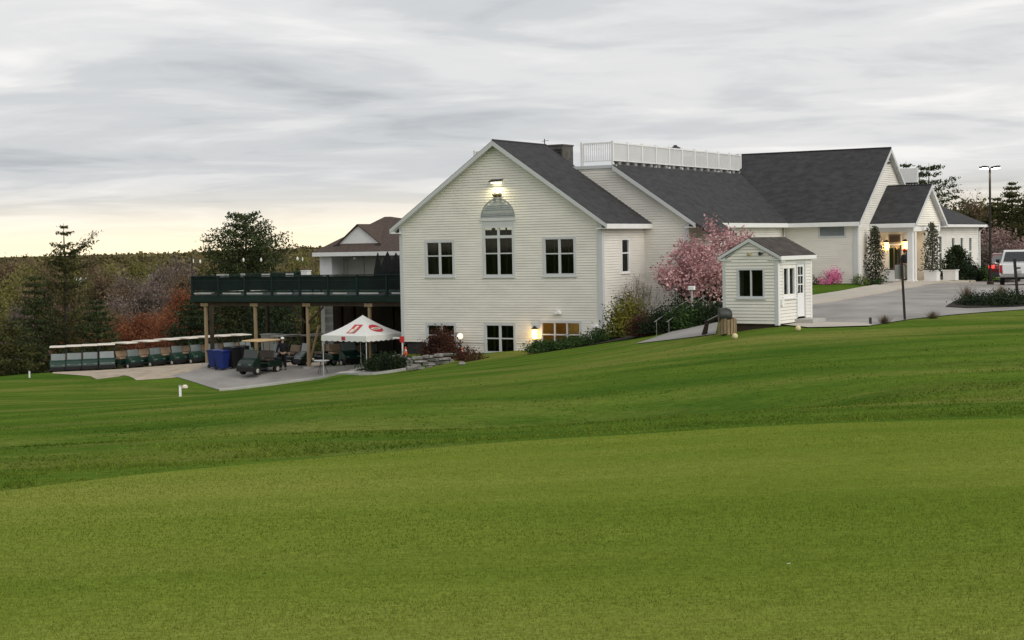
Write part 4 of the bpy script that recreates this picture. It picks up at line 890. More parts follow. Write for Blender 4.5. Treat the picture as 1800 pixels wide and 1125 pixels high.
def print_patch(i, f, m, nm, lift):
    """flat print on canopy face i: f maps (s, t) in the unit square to (a, b)"""
    k = 6; vs = []
    for t_ in range(k + 1):
        for s_ in range(k + 1):
            a, b = f(s_ / k, t_ / k); p = tface(i, a, b); nn = np.array([(0, -1), (1, 0), (0, 1), (-1, 0)][i]); vs.append((p[0] + nn[0] * lift * .5, p[1] + nn[1] * lift * .5, p[2] + lift))
    MB().add(vs, [(t_ * (k + 1) + s_, t_ * (k + 1) + s_ + 1, (t_ + 1) * (k + 1) + s_ + 1, (t_ + 1) * (k + 1) + s_) for t_ in range(k) for s_ in range(k)]).build(nm, m, co)
def rect(s0, s1, b0, b1): return lambda s, t: ((lambda b: (0.5 + (s0 + (s1 - s0) * s) / (1 - b) * 0.72, b))(b0 + (b1 - b0) * t))
print_patch(0, rect(-0.02, 0.24, 0.16, 0.62), RED, 'red_square_print', 0.012)
print_patch(0, rect(0.02, 0.13, 0.20, 0.40), CREAMP, 'cream_figure_print', 0.018); print_patch(0, rect(0.07, 0.16, 0.38, 0.56), CREAMP, 'cream_figure_print', 0.018); print_patch(0, rect(0.13, 0.20, 0.20, 0.36), GREYP, 'grey_figure_print', 0.020)
def oval(r0, cb=0.40): 
    def f(s, t):
        x, y = 2 * s - 1, 2 * t - 1; xx = x * math.sqrt(1 - y * y / 2); yy = y * math.sqrt(1 - x * x / 2); b = cb + 0.20 * yy * r0[1]; return (0.5 + (-0.02 + 0.21 * xx * r0[0]) / (1 - b) * 0.72, b)
    return f
print_patch(1, oval((1, 1)), RED, 'red_oval_print', 0.012); print_patch(1, oval((0.85, 0.30)), CREAMP, 'cream_band_print', 0.018); print_patch(1, oval((0.5, 0.12)), GREYP, 'grey_lettering_print', 0.022)
MB().box((-0.12, -hl * 1.015 - 0.012, HV + 0.07), (0.12, -hl * 1.015 - 0.004, H0 - 0.04)).build('red_valance_print', RED, ta)
# white tables under the tent
def round_table(x_, y_, lab, r=0.42, h=0.74):
    p = G(x_, y_); t = thing('folding_table', lab, 'table', (p[0], p[1], p[2] + .035), 0.3, 'white tables near the tent')
    MB().lathe([(r - .03, h - .04), (r, h - .02), (r - .02, h)], 20).build('tabletop', WHITE, t)
    for k in range(3): MB().tube([(0.05 * math.cos(k * 2.1), 0.05 * math.sin(k * 2.1), h - .04), (r * .8 * math.cos(k * 2.1), r * .8 * math.sin(k * 2.1), 0)], 0.015, 6).build('leg', DARK, t)
round_table(566, 659, 'small round white table by the left tent pole')
# ------------------------------------------------------------------ small shed
TS = math.radians(35); p = P(1368, 572, 59.0); sx = (math.cos(TS), -math.sin(TS)); sh = thing('shed', 'small cream clapboard booth with brown shingle roof and glazed door', 'shed', (p[0], p[1], p[2]), -TS)
sfm = lambda s, z, o: (s, -o, z); srm = lambda s, z, o: (o, s, z); SWD, SDP, SH_, SPK = 2.2, 2.85, 2.42, 3.20
sw1 = (-1.56, -0.58, 1.06, 2.02); ssl = (SPK - SH_ - 0.1) / (SWD / 2)
siding(sh, sfm, lambda z: max(-SWD, -SWD / 2 - (SPK - 0.16 - z) / ssl * 0.98), lambda z: min(0, -SWD / 2 + (SPK - 0.16 - z) / ssl * 0.98), 0.04, SPK - 0.2, [(sw1[0] - .02, sw1[1] + .02, sw1[2] - .02, sw1[3] + .02)], 0.118)
window(sh, sfm, *sw1, cols=2, split=None, casing=0.07, bar=0.025)
sdoor = (1.5, 2.3, 0.22, 2.22); sw2 = (0.42, 1.32, 1.06, 2.06)
siding(sh, srm, lambda z: 0.0, lambda z: SDP, 0.04, SH_, [sw2, sdoor], 0.118)
window(sh, srm, *sw2, cols=2, split=None, casing=0.08, bar=0.06, m=WHITE)
siding(sh, lambda s, z, o: (-SWD - o, s, z), lambda z: 0.0, lambda z: SDP, 0.04, SH_, (), 0.118)
siding(sh, lambda s, z, o: (s, SDP + o, z), lambda z: -SWD, lambda z: 0.0, 0.04, SH_, (), 0.118)
for a, b in ((-SWD - .03, -SWD + .10), (-.11, .03)): box_on(MB(), sfm, a, b, 0.0, SH_ + 0.08, 0.0, 0.045).build('corner_board', TRIM, sh)
box_on(MB(), srm, -.04, .10, 0.0, SH_, 0.0, 0.04).build('corner_board', WHITE, sh); box_on(MB(), srm, SDP - .10, SDP + .03, 0.0, SH_, 0.0, 0.04).build('corner_board', WHITE, sh)
box_on(MB(), srm, 0.12, SDP - 0.12, SH_ - 0.22, SH_, 0.0, 0.035).build('frieze_board', WHITE, sh)
gable_roof(sh, (-SWD / 2, SPK + 0.02), (0.18, SH_ + 0.12), (-SWD - 0.18, SH_ + 0.12), -0.10, SDP + 0.12, 'w', m=mat('grey_brown_shingle', (.062, .054, .048), .9, .4, 2.5, .5, 14, spec=.2, detail=10), th=0.05, fB=True, ts=.62)
dd = MB(); box_on(dd, srm, 1.58, 2.22, 0.24, 1.12, -0.03, 0.02); box_on(dd, srm, 1.58, 1.68, 1.12, 2.2, -0.03, 0.02); box_on(dd, srm, 2.12, 2.22, 1.12, 2.2, -0.03, 0.02); box_on(dd, srm, 1.68, 2.12, 2.1, 2.2, -0.03, 0.02)
do = dd.build('door', WHITE, sh)
for z_ in (1.44, 1.77): box_on(MB(), srm, 1.68, 2.12, z_ - .02, z_ + .02, -0.02, 0.015).build('glazing_bar', WHITE, do)
box_on(MB(), srm, 1.89, 1.91, 1.12, 2.1, -0.02, 0.016).build('glazing_bar', WHITE, do)
for k in range(3):
    for a in (1.68, 1.91): box_on(MB(), srm, a, a + 0.21, 1.13 + k * .33, 1.42 + k * .33, -0.012, -0.006).build('pane', GLASS, do)
MB().lathe([(0.03, 0.02), (0.035, 0.05), (0.02, 0.07)], 8, (0, 1.65, 1.15), 'x').build('handle', DARK, do)
fr = MB(); box_on(fr, srm, 1.50, 1.575, 0.2, 2.28, 0, .05); box_on(fr, srm, 2.225, 2.30, 0.2, 2.28, 0, .05); box_on(fr, srm, 1.575, 2.225, 2.205, 2.28, 0, .049); fr.build('door_frame', TRIM, sh)
MB().box((0.03, 1.35, 0.0), (0.75, 2.5, 0.16)).build('step', KERBM, sh)
MB().box((-SWD + .05, 0.05, -0.25), (-0.05, SDP - .05, 0.035)).build('base_frame', DKWOOD, sh); MB().box((-SWD + .1, SDP * 0.5, 0.04), (-.1, SDP * .5 + .03, 2.3)).build('inner_wall', INTER, sh)
box_on(MB(), srm, 0.10, 0.30, 0.72, 0.95, 0.02, 0.12).build('letter_box', WHITE, sh)
for s_, m_ in ((-1.08, mat('brass_lamp', (0.45, 0.38, 0.2), 0.5, 0.1, 4)), (-0.62, DARK)):
    q = MB(); q.lathe([(0.03, 0.0), (0.04, -0.05), (0.075, -0.16), (0.05, -0.18)], 10, (s_, -0.02, 2.62), 'y'); q.box((s_ - .06, -.03, 2.58), (s_ + .06, -.0, 2.72)); q.build('wall_lamp', m_, sh)
# slatted barrel with dark drum, trestle, tee markers
p = G(1279, 588); t = thing('slatted_barrel', 'round weathered slatted wooden bin cover beside the shed', 'bin', p, 0.0)
SLAT = mat('weathered_slat', (0.26, 0.19, 0.11), 0.85, 0.3, 5, stretch=(5, 5, .6))
for k in range(16):
    a = 2 * PI * k / 16; c = np.array([math.cos(a), math.sin(a)]); tn = np.array([-c[1], c[0]]); r_ = .32
    vs = [(*(c * (r_ + o) + tn * s_), z + (0.02 * (k % 3))) for z in (0.0, 0.56) for o in (-.015, .015) for s_ in (-.052, .052)]
    MB().add(vs, [(0, 1, 3, 2), (4, 5, 7, 6), (0, 1, 5, 4), (2, 3, 7, 6), (0, 2, 6, 4), (1, 3, 7, 5)]).build('slat', SLAT, t)
MB().lathe([(0.29, 0.0), (0.29, 0.5), (0.28, 0.52)], 20).build('liner', DKWOOD, t)
t2 = thing('drum_lid', 'dark domed drum lid tipped on top of the slatted bin cover', 'lid', (p[0] - .10, p[1], p[2] + .58), 0.0)
MB().lathe([(0.26, -0.20), (0.27, 0.05), (0.22, 0.20), (0.12, 0.27)], 18, (0, 0, 0.14), 'x').build('dome', mat('dark_drum', (0.035, 0.04, 0.035), 0.45, 0.2, 4), t2, True); MB().lathe([(0.275, -0.22), (0.285, -.2), (0.275, -.18)], 18, (0, 0, 0.14), 'x').build('rim', DARK, t2)
q0 = G(1241, 589); t = thing('trestle', 'dark leaning timber trestle with sloping arm left of the slatted bin', 'trestle', q0, 0.0)
MB().beam((-.10, 0, 0), (.05, 0, 0.46), .14, .14).build('leg', DKWOOD, t); MB().beam((0.02, .25, 0), (.10, .2, 0.5), .10, .10).build('leg', DKWOOD, t); MB().beam((-.02, 0.05, 0.47), (0.62, 0.05, 0.78), .16, .10).build('arm', DKWOOD, t); MB().beam((0.05, -.04, 0.56), (0.55, -.04, 0.80), .02, .03).build('arm_edge', PALE, t)
TEE = mat('cream_tee_marker', (0.70, 0.58, 0.34), 0.6, 0.1, 5)
for (x_, y_, lab) in ((1292, 596, 'cream ball tee marker on the grass before the slatted bin'), (1403, 582, 'cream ball tee marker on the grass before the shed door')):
    p = G(x_, y_); t = thing('tee_marker', lab, 'tee marker', p, 0, 'tee markers'); MB().lathe([(0.03, 0.0), (0.08, 0.03), (0.105, 0.10), (0.08, 0.17), (0.02, 0.20)], 12).build('ball', TEE, t, True); MB().tube([(0, 0, -.1), (0, 0, .04)], .02).build('spike', DARK, t)
for (x_, y_, h, lab, kind) in ((317, 697, 0.42, 'short white marker stake on the grass by the driveway', 0), (52, 664, 0.4, 'short white marker stake on the grass left of the carts', 0)):
    p = G(x_, y_); t = thing('marker_stake', lab, 'stake', p, 0, 'white marker stakes'); MB().box((-.045, -.045, -.1), (.045, .045, h)).build('stake', WHITE, t, bevel=.01); MB().box((-.05, -.05, h), (.05, .05, h + .04)).build('cap', PALE, t)
p = G(325, 683); t = thing('painted_rock', 'pale rounded rock on the grass near the white stake', 'rock', p, 0); MB().lathe([(0.08, -.03), (0.17, .03), (0.16, .13), (.08, .20)], 9).build('rock', CREAMP, t, True)
# ------------------------------------------------------------------ vegetation
def branchy(mb, p, d, ln, r, depth, tips, spread=0.55, up=0.15, segs=3, kids=3, n=5):
    """a limb of bent segments that forks; collects tip points"""
    p = Vector(p); d = Vector(d).normalized(); pts = [p.copy()]; rs = [r]
    for k in range(segs):
        d = (d + Vector((random.gauss(0, .13), random.gauss(0, .13), random.gauss(0, .10) + up * .3))).normalized()
        p = p + d * ln / segs; pts.append(p.copy()); rs.append(max(r * (1 - 0.55 * (k + 1) / segs), 0.006))
        if depth <= 1: tips.append(p.copy())
    mb.tube(pts, rs, n, cap=False)
    if depth > 0:
        for k in range(kids):
            e = (d + Vector((random.gauss(0, spread), random.gauss(0, spread), random.gauss(0, spread * .7) + up))).normalized()
            q = pts[-1] if k < 2 else pts[-2]
            branchy(mb, q, e, ln * random.uniform(.55, .8), rs[-1] * .8, depth - 1, tips, spread, up, segs, kids, max(3, n - 1))
def foliage_mat(name, c, c2=None, island=0.45, trans=0.25): return mat(name, c, 0.75, 0.22, 0.9, spec=0.25, col2=c2, island=island, trans=trans)
def tips_cloud(tips, per, rad, rng=RNG):
    T = np.array([t[:] for t in tips]); C = np.repeat(T, per, 0); return C + rng.normal(size=C.shape) * rad
def decid(name, h, w_, leafm, per=16, leaf=0.20, rad=0.35, bark=BARK, seed=1, depth=3, trunk_h=0.25, stems=1, lean=0.0, up=0.25, crown_name='crown', kids=3, aspect=.6):
    random.seed(seed); t = thing(name, 'tree', 'tree'); mb = MB(); tips = []
    for s in range(stems):
        d = Vector((random.gauss(0, .25 if stems > 1 else .03) + lean, random.gauss(0, .25 if stems > 1 else .03), 1)).normalized(); r = 0.035 * h / (1 if stems == 1 else 1.6)
        b = Vector((random.gauss(0, .1), random.gauss(0, .1), -0.2)) if stems > 1 else Vector((0, 0, -0.2)); top = b + d * h * (trunk_h + .05)
        mb.tube([b, (b + top) / 2 + Vector((random.gauss(0, .02 * h), random.gauss(0, .02 * h), 0)), top], [r, r * .8, r * .65], 8, cap=False)
        for k in range(5 if stems == 1 else 3):
            a = 2 * PI * (k + random.random() * .6) / (5 if stems == 1 else 3); e = Vector((math.cos(a) * w_ / h, math.sin(a) * w_ / h, random.uniform(.45, 1.1)))
            branchy(mb, top if k else top, e, h * .30, r * .5, depth - 1, tips, .5, up, 3, kids)
        branchy(mb, top, d, h * .34, r * .6, depth - 1, tips, .45, up, 3, kids)
    zs = max(t_.z for t_ in tips); xs = max(max(abs(t_.x), abs(t_.y)) for t_ in tips)
    sz, sx = (h - rad) / zs, (w_ / 2) / xs
    mb.v = [(v[0] * sx, v[1] * sx, v[2] * sz) for v in mb.v]; tips = [Vector((q.x * sx, q.y * sx, q.z * sz)) for q in tips]
    mb.build('trunk', bark, t, True)
    if per:
        C = tips_cloud(tips, per, rad); mobj(crown_name, fast_mesh(name + '_leaves', leaf_quads(C, leaf, aspect), 4), leafm, t)
    return t
def conifer(name, h, w_, leafm, whorls=16, per=7, leaf=0.30, base=0.12, seed=1, needles=34, sparse_top=0.0, droop=0.10, upturn=0.10, power=0.8, limbs=()):
    random.seed(seed); rng = np.random.default_rng(seed); t = thing(name, 'conifer', 'tree'); mb = MB(); C = []
    mb.tube([(0, 0, -.3), (0.02 * h * random.uniform(-.3, .3), 0, h * .5), (0, 0, h * .985)], [0.022 * h, 0.014 * h, 0.012], 8, cap=False)
    for i in range(whorls):
        f = base + (1 - base) * (i + random.random() * .5) / whorls; z = h * f * .985
        if random.random() < sparse_top * f * .5: continue
        L = (w_ / 2) * (max(1 - f, 0.02)) ** power * 1.15 + 0.12
        for k in range(per):
            a = 2 * PI * (k + random.random()) / per; l = L * random.uniform(.55, 1.05)
            if random.random() < 0.12: continue
            pts = []; m = 5
            for j in range(m + 1):
                s = j / m; pts.append(Vector((math.cos(a) * l * s, math.sin(a) * l * s, z - droop * l * math.sin(PI * s) + upturn * l * s * s)))
            mb.tube(pts, [max(0.012 * h * (1 - f) * .35, .012) * (1 - .8 * j / m) + .004 for j in range(m + 1)], 4, cap=False)
            nn = max(6, int(needles * l / (w_ / 2)) + 4); s = rng.uniform(.18, 1.02, nn); Pp = np.array([pts[min(int(x * m), m - 1)].lerp(pts[min(int(x * m) + 1, m)], x * m - int(x * m))[:] if x < 1 else pts[-1][:] for x in s])
            side = rng.normal(size=(nn, 3)) * np.array([1, 1, .35]) * (0.10 + .13 * l * (1 - .4 * s))[:, None] * .9; C.append(Pp + side)
    for (zf, a, l, rise) in limbs:
        pts = [Vector((math.cos(a) * l * q, math.sin(a) * l * q, h * zf + rise * q ** 1.6)) for q in np.linspace(0, 1, 7)]; mb.tube(pts, [.07 - .009 * k for k in range(7)], 5, cap=False)
        q = rng.uniform(.25, 1.0, 160) * 5.99; Pp = np.array([pts[int(x)].lerp(pts[int(x) + 1], x - int(x))[:] for x in q]); C.append(Pp + rng.normal(size=(160, 3)) * np.array([.3, .3, .16]))
    mb.build('trunk', BARK, t, True); C = np.concatenate(C)
    d = leaf * rng.uniform(.6, 1.3, len(C)); mobj('crown', fast_mesh(name + '_needles', leaf_quads(C, d, .42), 4), leafm, t); return t
def shrub(name, label, cat, loc, rx, ry, h, leafm, n=900, leaf=0.09, stems=9, stemm=BARK, hollow=0.55, seed=1, group=None, rz=0.0, flat=0.0, clumps=26):
    rng = np.random.default_rng(seed); random.seed(seed); t = thing(name, label, cat, loc, rz, group)
    mb = MB()
    for k in range(stems):
        a = random.random() * 2 * PI; q = random.uniform(.3, .95); e = (math.cos(a) * rx * q, math.sin(a) * ry * q, h * random.uniform(.55, 1.0) * math.sqrt(max(1.05 - q * q * .8, .1)))
        mb.tube([(e[0] * .08, e[1] * .08, -.05), (e[0] * .5, e[1] * .5, e[2] * .55), e], [.022, .014, .006], 5, cap=False)
    mb.build('stems', stemm, t)
    if n:
        cc = rng.normal(size=(clumps, 3)); cc /= np.linalg.norm(cc, axis=1)[:, None]; cc[:, 2] = np.abs(cc[:, 2]) * .95 - .12; cc *= rng.uniform(hollow, .88, clumps)[:, None]
        idx = rng.integers(0, clumps, n); C = cc[idx] + rng.normal(size=(n, 3)) * .17
        z = np.clip(C[:, 2], -.02, None); C = np.stack([C[:, 0] * rx, C[:, 1] * ry, z * h * (1 - flat * .2) + .05], -1)
        C[:, 2] = np.clip(C[:, 2], 0.02, h * 1.06)
        mobj('foliage', fast_mesh(name + '_leaves', leaf_quads(C, leaf), 4), leafm, t)
    return t
def at(x_, y_, Y=None):
    if Y is None: return G(x_, y_)
    p = P(x_, y_, Y); p[2] = g1(p[0], p[1]); return p
PINE = foliage_mat('dark_pine_needles', (0.030, 0.048, 0.016), (0.055, 0.070, 0.022), .5)
PINE2 = foliage_mat('olive_pine_needles', (0.046, 0.054, 0.016), (0.082, 0.082, 0.024), .5)
YEW = foliage_mat('dark_evergreen', (0.010, 0.022, 0.008), (0.024, 0.042, 0.014), .5, .15)
JUN = foliage_mat('juniper_green', (0.022, 0.055, 0.012), (0.050, 0.095, 0.022), .45, .2)
RUST = foliage_mat('rust_red_buds', (0.1869, 0.0617, 0.0293), (0.2519, 0.0975, 0.0422), .26)
OLIVE = foliage_mat('olive_spring_leaves', (0.1219, 0.1219, 0.0325), (0.1950, 0.1869, 0.0520), .26)
BROWN = foliage_mat('brown_spring_twigs', (0.1219, 0.0845, 0.0520), (0.1787, 0.1268, 0.0747), .26)
MAUVE = foliage_mat('mauve_grey_twigs', (0.1381, 0.1040, 0.0894), (0.1869, 0.1463, 0.1219), .26)
PINK = foliage_mat('pink_blossom', (0.40, 0.20, 0.215), (0.62, 0.40, 0.40), .32)
DUSTP = foliage_mat('dusty_pink_blossom', (0.20, 0.13, 0.12), (0.34, 0.23, 0.21), .4)
AZAL = foliage_mat('magenta_blossom', (0.60, 0.12, 0.30), (0.75, 0.25, 0.45), .3)
FORS = foliage_mat('yellow_green_leaves', (0.085, 0.115, 0.014), (0.20, 0.18, 0.022), .4)
BARB = foliage_mat('maroon_leaves', (0.050, 0.018, 0.014), (0.085, 0.036, 0.022), .45)
LITE = foliage_mat('fresh_green_leaves', (0.10, 0.15, 0.035), (0.17, 0.22, 0.06), .4)
DRYG = mat('dry_grass_blades', (0.15, 0.11, 0.07), 0.9, 0.3, 3, island=.35)
# single trees that stand out
def put(t, loc, lab, rz=0.0, group=None, sc=1.0):
    t.location = tuple(map(float, loc)); t['label'] = lab; t.rotation_euler = (0, 0, rz); t.scale = (sc,) * 3
    if group: t['group'] = group
    return t
def hgt(x_, y_top, Y): p = P(x_, y_top, Y); return p[2] - g1(p[0], p[1])
put(conifer('larch_tree', hgt(113, 388, 126), 8.0, PINE2, 24, 7, .24, .08, 5, 120, .30, .02, .30, .75, ((.78, -.15, 2.7, 2.0), (.80, .3, 2.0, .9), (.72, 2.9, 1.8, .7), (.70, -.3, 3.2, .8))), at(118, 600, 126), 'tall sparse conifer standing left behind the parked carts')
put(conifer('hemlock_tree', hgt(62, 474, 124), 5.6, PINE, 16, 8, .24, .03, 8, 120, 0, .12, .05, .6), at(64, 600, 124), 'dark bushy evergreen just left of the tall sparse conifer')
put(conifer('hemlock_tree', hgt(168, 520, 122), 5.0, PINE, 14, 8, .24, .03, 9, 120, 0, .12, .05, .6), at(172, 600, 122), 'low dark evergreen right of the tall sparse conifer')
put(conifer('hemlock_tree', hgt(20, 560, 119), 5.0, PINE2, 12, 8, .24, .03, 19, 120, 0, .12, .05, .6), at(22, 600, 119), 'low dark evergreen at the left edge of the picture')
# broad many-topped white pine behind the deck
put(conifer('white_pine', hgt(432, 374, 128), 10.6, PINE, 22, 8, .26, .14, 21, 270, .0, -.10, .42, .42), at(437, 600, 128), 'broad dark pine rising behind the deck', .6)
put(conifer('hemlock_tree', hgt(360, 520, 122), 6.0, YEW, 14, 8, .26, .02, 23, 120, 0, .12, .05, .5), at(345, 600, 122), 'dark evergreen behind the left end of the deck')
put(conifer('hemlock_tree', hgt(470, 500, 121), 7.0, YEW, 14, 8, .26, .02, 24, 120, 0, .12, .05, .5), at(478, 600, 121), 'dark evergreen in shade behind the middle of the deck')
put(conifer('hemlock_tree', hgt(590, 500, 121), 6.0, PINE2, 14, 8, .26, .02, 25, 120, 0, .12, .05, .5), at(596, 600, 121), 'olive evergreen seen under the deck behind the tent')
# woods in the valley: a few shapes, coloured by kind
proto = [decid('valley_tree', 9.0, 8.0, OLIVE, 52, .24, .55, PALEBARK, 31, 3), decid('valley_tree', 10.5, 7.6, BROWN, 48, .24, .5, PALEBARK, 32, 3), decid('valley_tree', 8.2, 8.6, RUST, 56, .23, .55, PALEBARK, 33, 3)]
kinds = {'rust': (RUST, 'rust-red budding tree among the valley woods'), 'olive': (OLIVE, 'olive-green spring tree among the valley woods'), 'brown': (BROWN, 'brown budding tree among the valley woods'), 'mauve': (MAUVE, 'bare mauve-grey tree among the valley woods')}
vt = [('rust', 300, 545, 140, .8), ('rust', 322, 505, 150, .95), ('rust', 232, 552, 138, .8), ('rust', 270, 560, 134, .72), ('mauve', 230, 480, 175, 1.0), ('mauve', 262, 500, 160, 1.0), ('brown', 205, 500, 165, 1.0), ('brown', 172, 470, 190, 1.1),
      ('olive', 30, 470, 180, 1.1), ('olive', 8, 500, 150, 1.0), ('brown', 5, 455, 230, 1.3), ('brown', 85, 480, 170, 1.0), ('rust', 140, 560, 137, .75), ('olive', 195, 462, 240, 1.1), ('mauve', 300, 470, 200, 1.1), ('olive', 285, 452, 290, 1.2),
      ('brown', 335, 475, 190, 1.0), ('mauve', 330, 456, 260, 1.1), ('brown', 150, 452, 300, 1.2), ('olive', 250, 455, 320, 1.2), ('brown', 60, 456, 270, 1.2), ('olive', 110, 462, 220, 1.0), ('mauve', 30, 540, 140, .9), ('brown', 180, 545, 145, .9), ('mauve', 215, 528, 150, .9),
      ('olive', 385, 470, 210, 1.0), ('brown', 520, 470, 180, 1.0), ('olive', 545, 445, 230, 1.2), ('olive', 528, 450, 260, 1.1), ('olive', 565, 480, 150, .9), ('brown', 500, 540, 140, .9), ('olive', 620, 540, 140, .9), ('brown', 660, 530, 145, 1.0), ('olive', 540, 540, 138, .9), ('brown', -30, 480, 190, 1.2), ('olive', -40, 540, 140, 1.0)]
NTH = [q + ' ' for q in 'first second third fourth fifth sixth seventh eighth ninth tenth eleventh twelfth thirteenth fourteenth'.split()]
gone = set(); nk = {}
for i, (k, x_, yt, Y, s_) in enumerate(vt):
    j = i % 3; h = [9.0, 10.5, 8.2][j]; loc = at(x_, 560, Y); need = P(x_, yt, Y)[2] - loc[2]; sc = (s_, s_, max(need / h, .35))
    if j not in gone:
        gone.add(j); r = proto[j]; r.location = tuple(loc); r.scale = sc; r['label'] = kinds[k][1]
        for c in r.children:
            if c.name.startswith('crown'): c.data.materials[0] = kinds[k][0]
    else: r = copy_tree(proto[j], loc, i * 1.7, sc, kinds[k][1], {'crown': kinds[k][0]})
    nk[k] = nk.get(k, 0) + 1; same = sorted(q[1] for q in vt if q[0] == k); oi = same.index(x_)
    r['label'] = NTH[oi] + kinds[k][1].replace(' among the valley woods', ' from the left in the valley woods')
    r['group'] = k + ' trees in the valley'; r['category'] = 'tree'
# the far wooded hills as one mass
def far_wood():
    rng = np.random.default_rng(3); n = 2600; Y = 190 * (1500 / 190) ** rng.random(n); X = (rng.uniform(-.40, -.02, n)) * Y
    X2 = rng.uniform(.20, .42, 300); Y2 = rng.uniform(260, 700, 300); X = np.r_[X, X2 * Y2]; Y = np.r_[Y, Y2]; z = ground(X, Y); n = len(X)
    h = rng.uniform(5.5, 9.5, n) * np.where(Y > 500, 1.0, .8); r = rng.uniform(2.5, 5, n) * (1 + Y / 1500); q = 84
    D = rng.normal(size=(n, q, 3)); D /= np.linalg.norm(D, axis=2)[:, :, None]; D *= rng.uniform(.55, 1.0, (n, q, 1)); D[:, :, 2] = np.abs(D[:, :, 2]) * 1.0
    C = np.stack([X[:, None] + D[..., 0] * r[:, None], Y[:, None] + D[..., 1] * r[:, None], z[:, None] + h[:, None] * (.25 + .75 * D[..., 2])], -1).reshape(-1, 3)
    size = np.repeat(r * .40, q) * rng.uniform(.6, 1.2, n * q)
    m = mat('far_spring_foliage', (0.075, 0.062, 0.026), 0.9, .2, .035, col2=(0.160, 0.130, 0.052), island=.2, detail=3, trans=.1)
    o = mobj('distant_woods', fast_mesh('distant_woods', leaf_quads(C, size, .8), 4), m); tag(o, 'far wooded hills along the horizon', 'woods', kind='stuff')
far_wood()
# far houses in the valley
def far_house(x_, Y, w_, lab, rz, base=0.0, roofm=PALE):
    p = P(x_, 480, Y); gz = g1(p[0], p[1])
    t = thing('far_house', lab, 'house', (p[0], p[1], gz), rz, 'far houses in the valley woods'); top = 5.5 + base; d = 4.5
    MB().box((-w_ / 2, -d, 0), (w_ / 2, d, top)).build('wall', WHITE, t); q = MB(); q.slab([(-w_ / 2 - .4, 0, top + 3), (w_ / 2 + .4, 0, top + 3), (w_ / 2 + .4, -d - .4, top - .1), (-w_ / 2 - .4, -d - .4, top - .1)], .2); q.slab([(-w_ / 2 - .4, d + .4, top - .1), (w_ / 2 + .4, d + .4, top - .1), (w_ / 2 + .4, 0, top + 3), (-w_ / 2 - .4, 0, top + 3)], .2); q.build('roof', roofm, t)
    for k in (-1, 1): MB().box((k * w_ * .25 - .7, -d - .06, top - 2.4), (k * w_ * .25 + .7, -d - .005, top - .9)).build('window', DARK, t)
far_house(288, 420, 8.0, 'small white house among the trees left of the deck', .3); far_house(158, 440, 8.0, 'pale grey low house glimpsed through the tall conifer', -.1, -1)
# trees behind the right wing
put(conifer('white_pine', hgt(1628, 284, 132), 9.5, PINE, 13, 5, .26, .15, 41, 190, .1, -.05, .25, .6), at(1634, 470, 132), 'dark pine with long side limbs behind the far wing')
put(conifer('white_pine', hgt(1592, 280, 140), 6.0, PINE, 14, 5, .26, .25, 42, 110, .2, 0, .2, .6), at(1594, 470, 140), 'pine top showing between the tall gable and the long-limbed pine')
for i, (x_, yt) in enumerate(((1375, 264), (1402, 263))): put(conifer('white_pine', hgt(x_, yt, 150), 6.0, PINE, 16, 5, .26, .25, 43 + i, 110, .2, 0, .3, .6), at(x_, 470, 150), ('left' if i == 0 else 'right') + ' of two pine tops peeping over the main roof ridge')
ev = [(1725, 330, 150, 4.6, 51), (1755, 345, 146, 5.0, 52), (1778, 318, 142, 6.0, 53), (1797, 335, 138, 5.5, 54), (1830, 325, 140, 6, 55)]
put(conifer('spruce_tree', hgt(1779, 316, 142), 6.5, PINE2, 20, 9, .26, .05, 53, 110, 0, .1, .1, .7), at(1779, 470, 142), 'tallest dark spruce beyond the car park')
put(conifer('spruce_tree', hgt(1752, 344, 146), 5.0, PINE2, 18, 9, .26, .05, 52, 110, 0, .1, .1, .7), at(1754, 470, 146), 'narrow dark spruce between the lamp pole and the tallest spruce')
put(conifer('spruce_tree', hgt(1812, 330, 139), 6.0, PINE2, 18, 9, .26, .05, 54, 110, 0, .1, .1, .7), at(1812, 470, 139), 'dark spruce at the right edge of the picture')
put(decid('oak_tree', hgt(1712, 352, 150), 6.5, BROWN, 40, .30, .45, PALEBARK, 61, 3), at(1716, 470, 150), 'brown budding tree left of the lamp pole')
put(decid('oak_tree', hgt(1672, 352, 165), 7.0, OLIVE, 24, .30, .4, PALEBARK, 62, 3), at(1690, 470, 165), 'olive tree behind the hipped roof')
put(decid('birch_tree', hgt(1705, 318, 175), 8.0, BROWN, 0, .2, .3, PALEBARK, 63, 4), at(1703, 470, 175), 'bare leafless tree against the bright sky by the lamp pole')
put(decid('cherry_tree', hgt(1770, 405, 120), 9.0, DUSTP, 60, .20, .5, BARK, 64, 3, .15, 3), at(1772, 480, 120), 'dusty pink blossom tree behind the car park')
put(decid('cherry_tree', hgt(1735, 430, 118), 5.0, MAUVE, 40, .2, .4, BARK, 65, 3, .15, 3), at(1738, 480, 118), 'grey-mauve bushy tree behind the lamp pole')
# weeping pink cherry before the clubhouse
ct = decid('cherry_tree', 4.45, 6.1, PINK, 30, .16, .20, BARK, 72, 3, .10, 4, .0, .10, 'blossom')
put(ct, at(1252, 540, 77.5), 'pink flowering cherry tree between the clubhouse and the shed', 1.2); ct['category'] = 'tree'
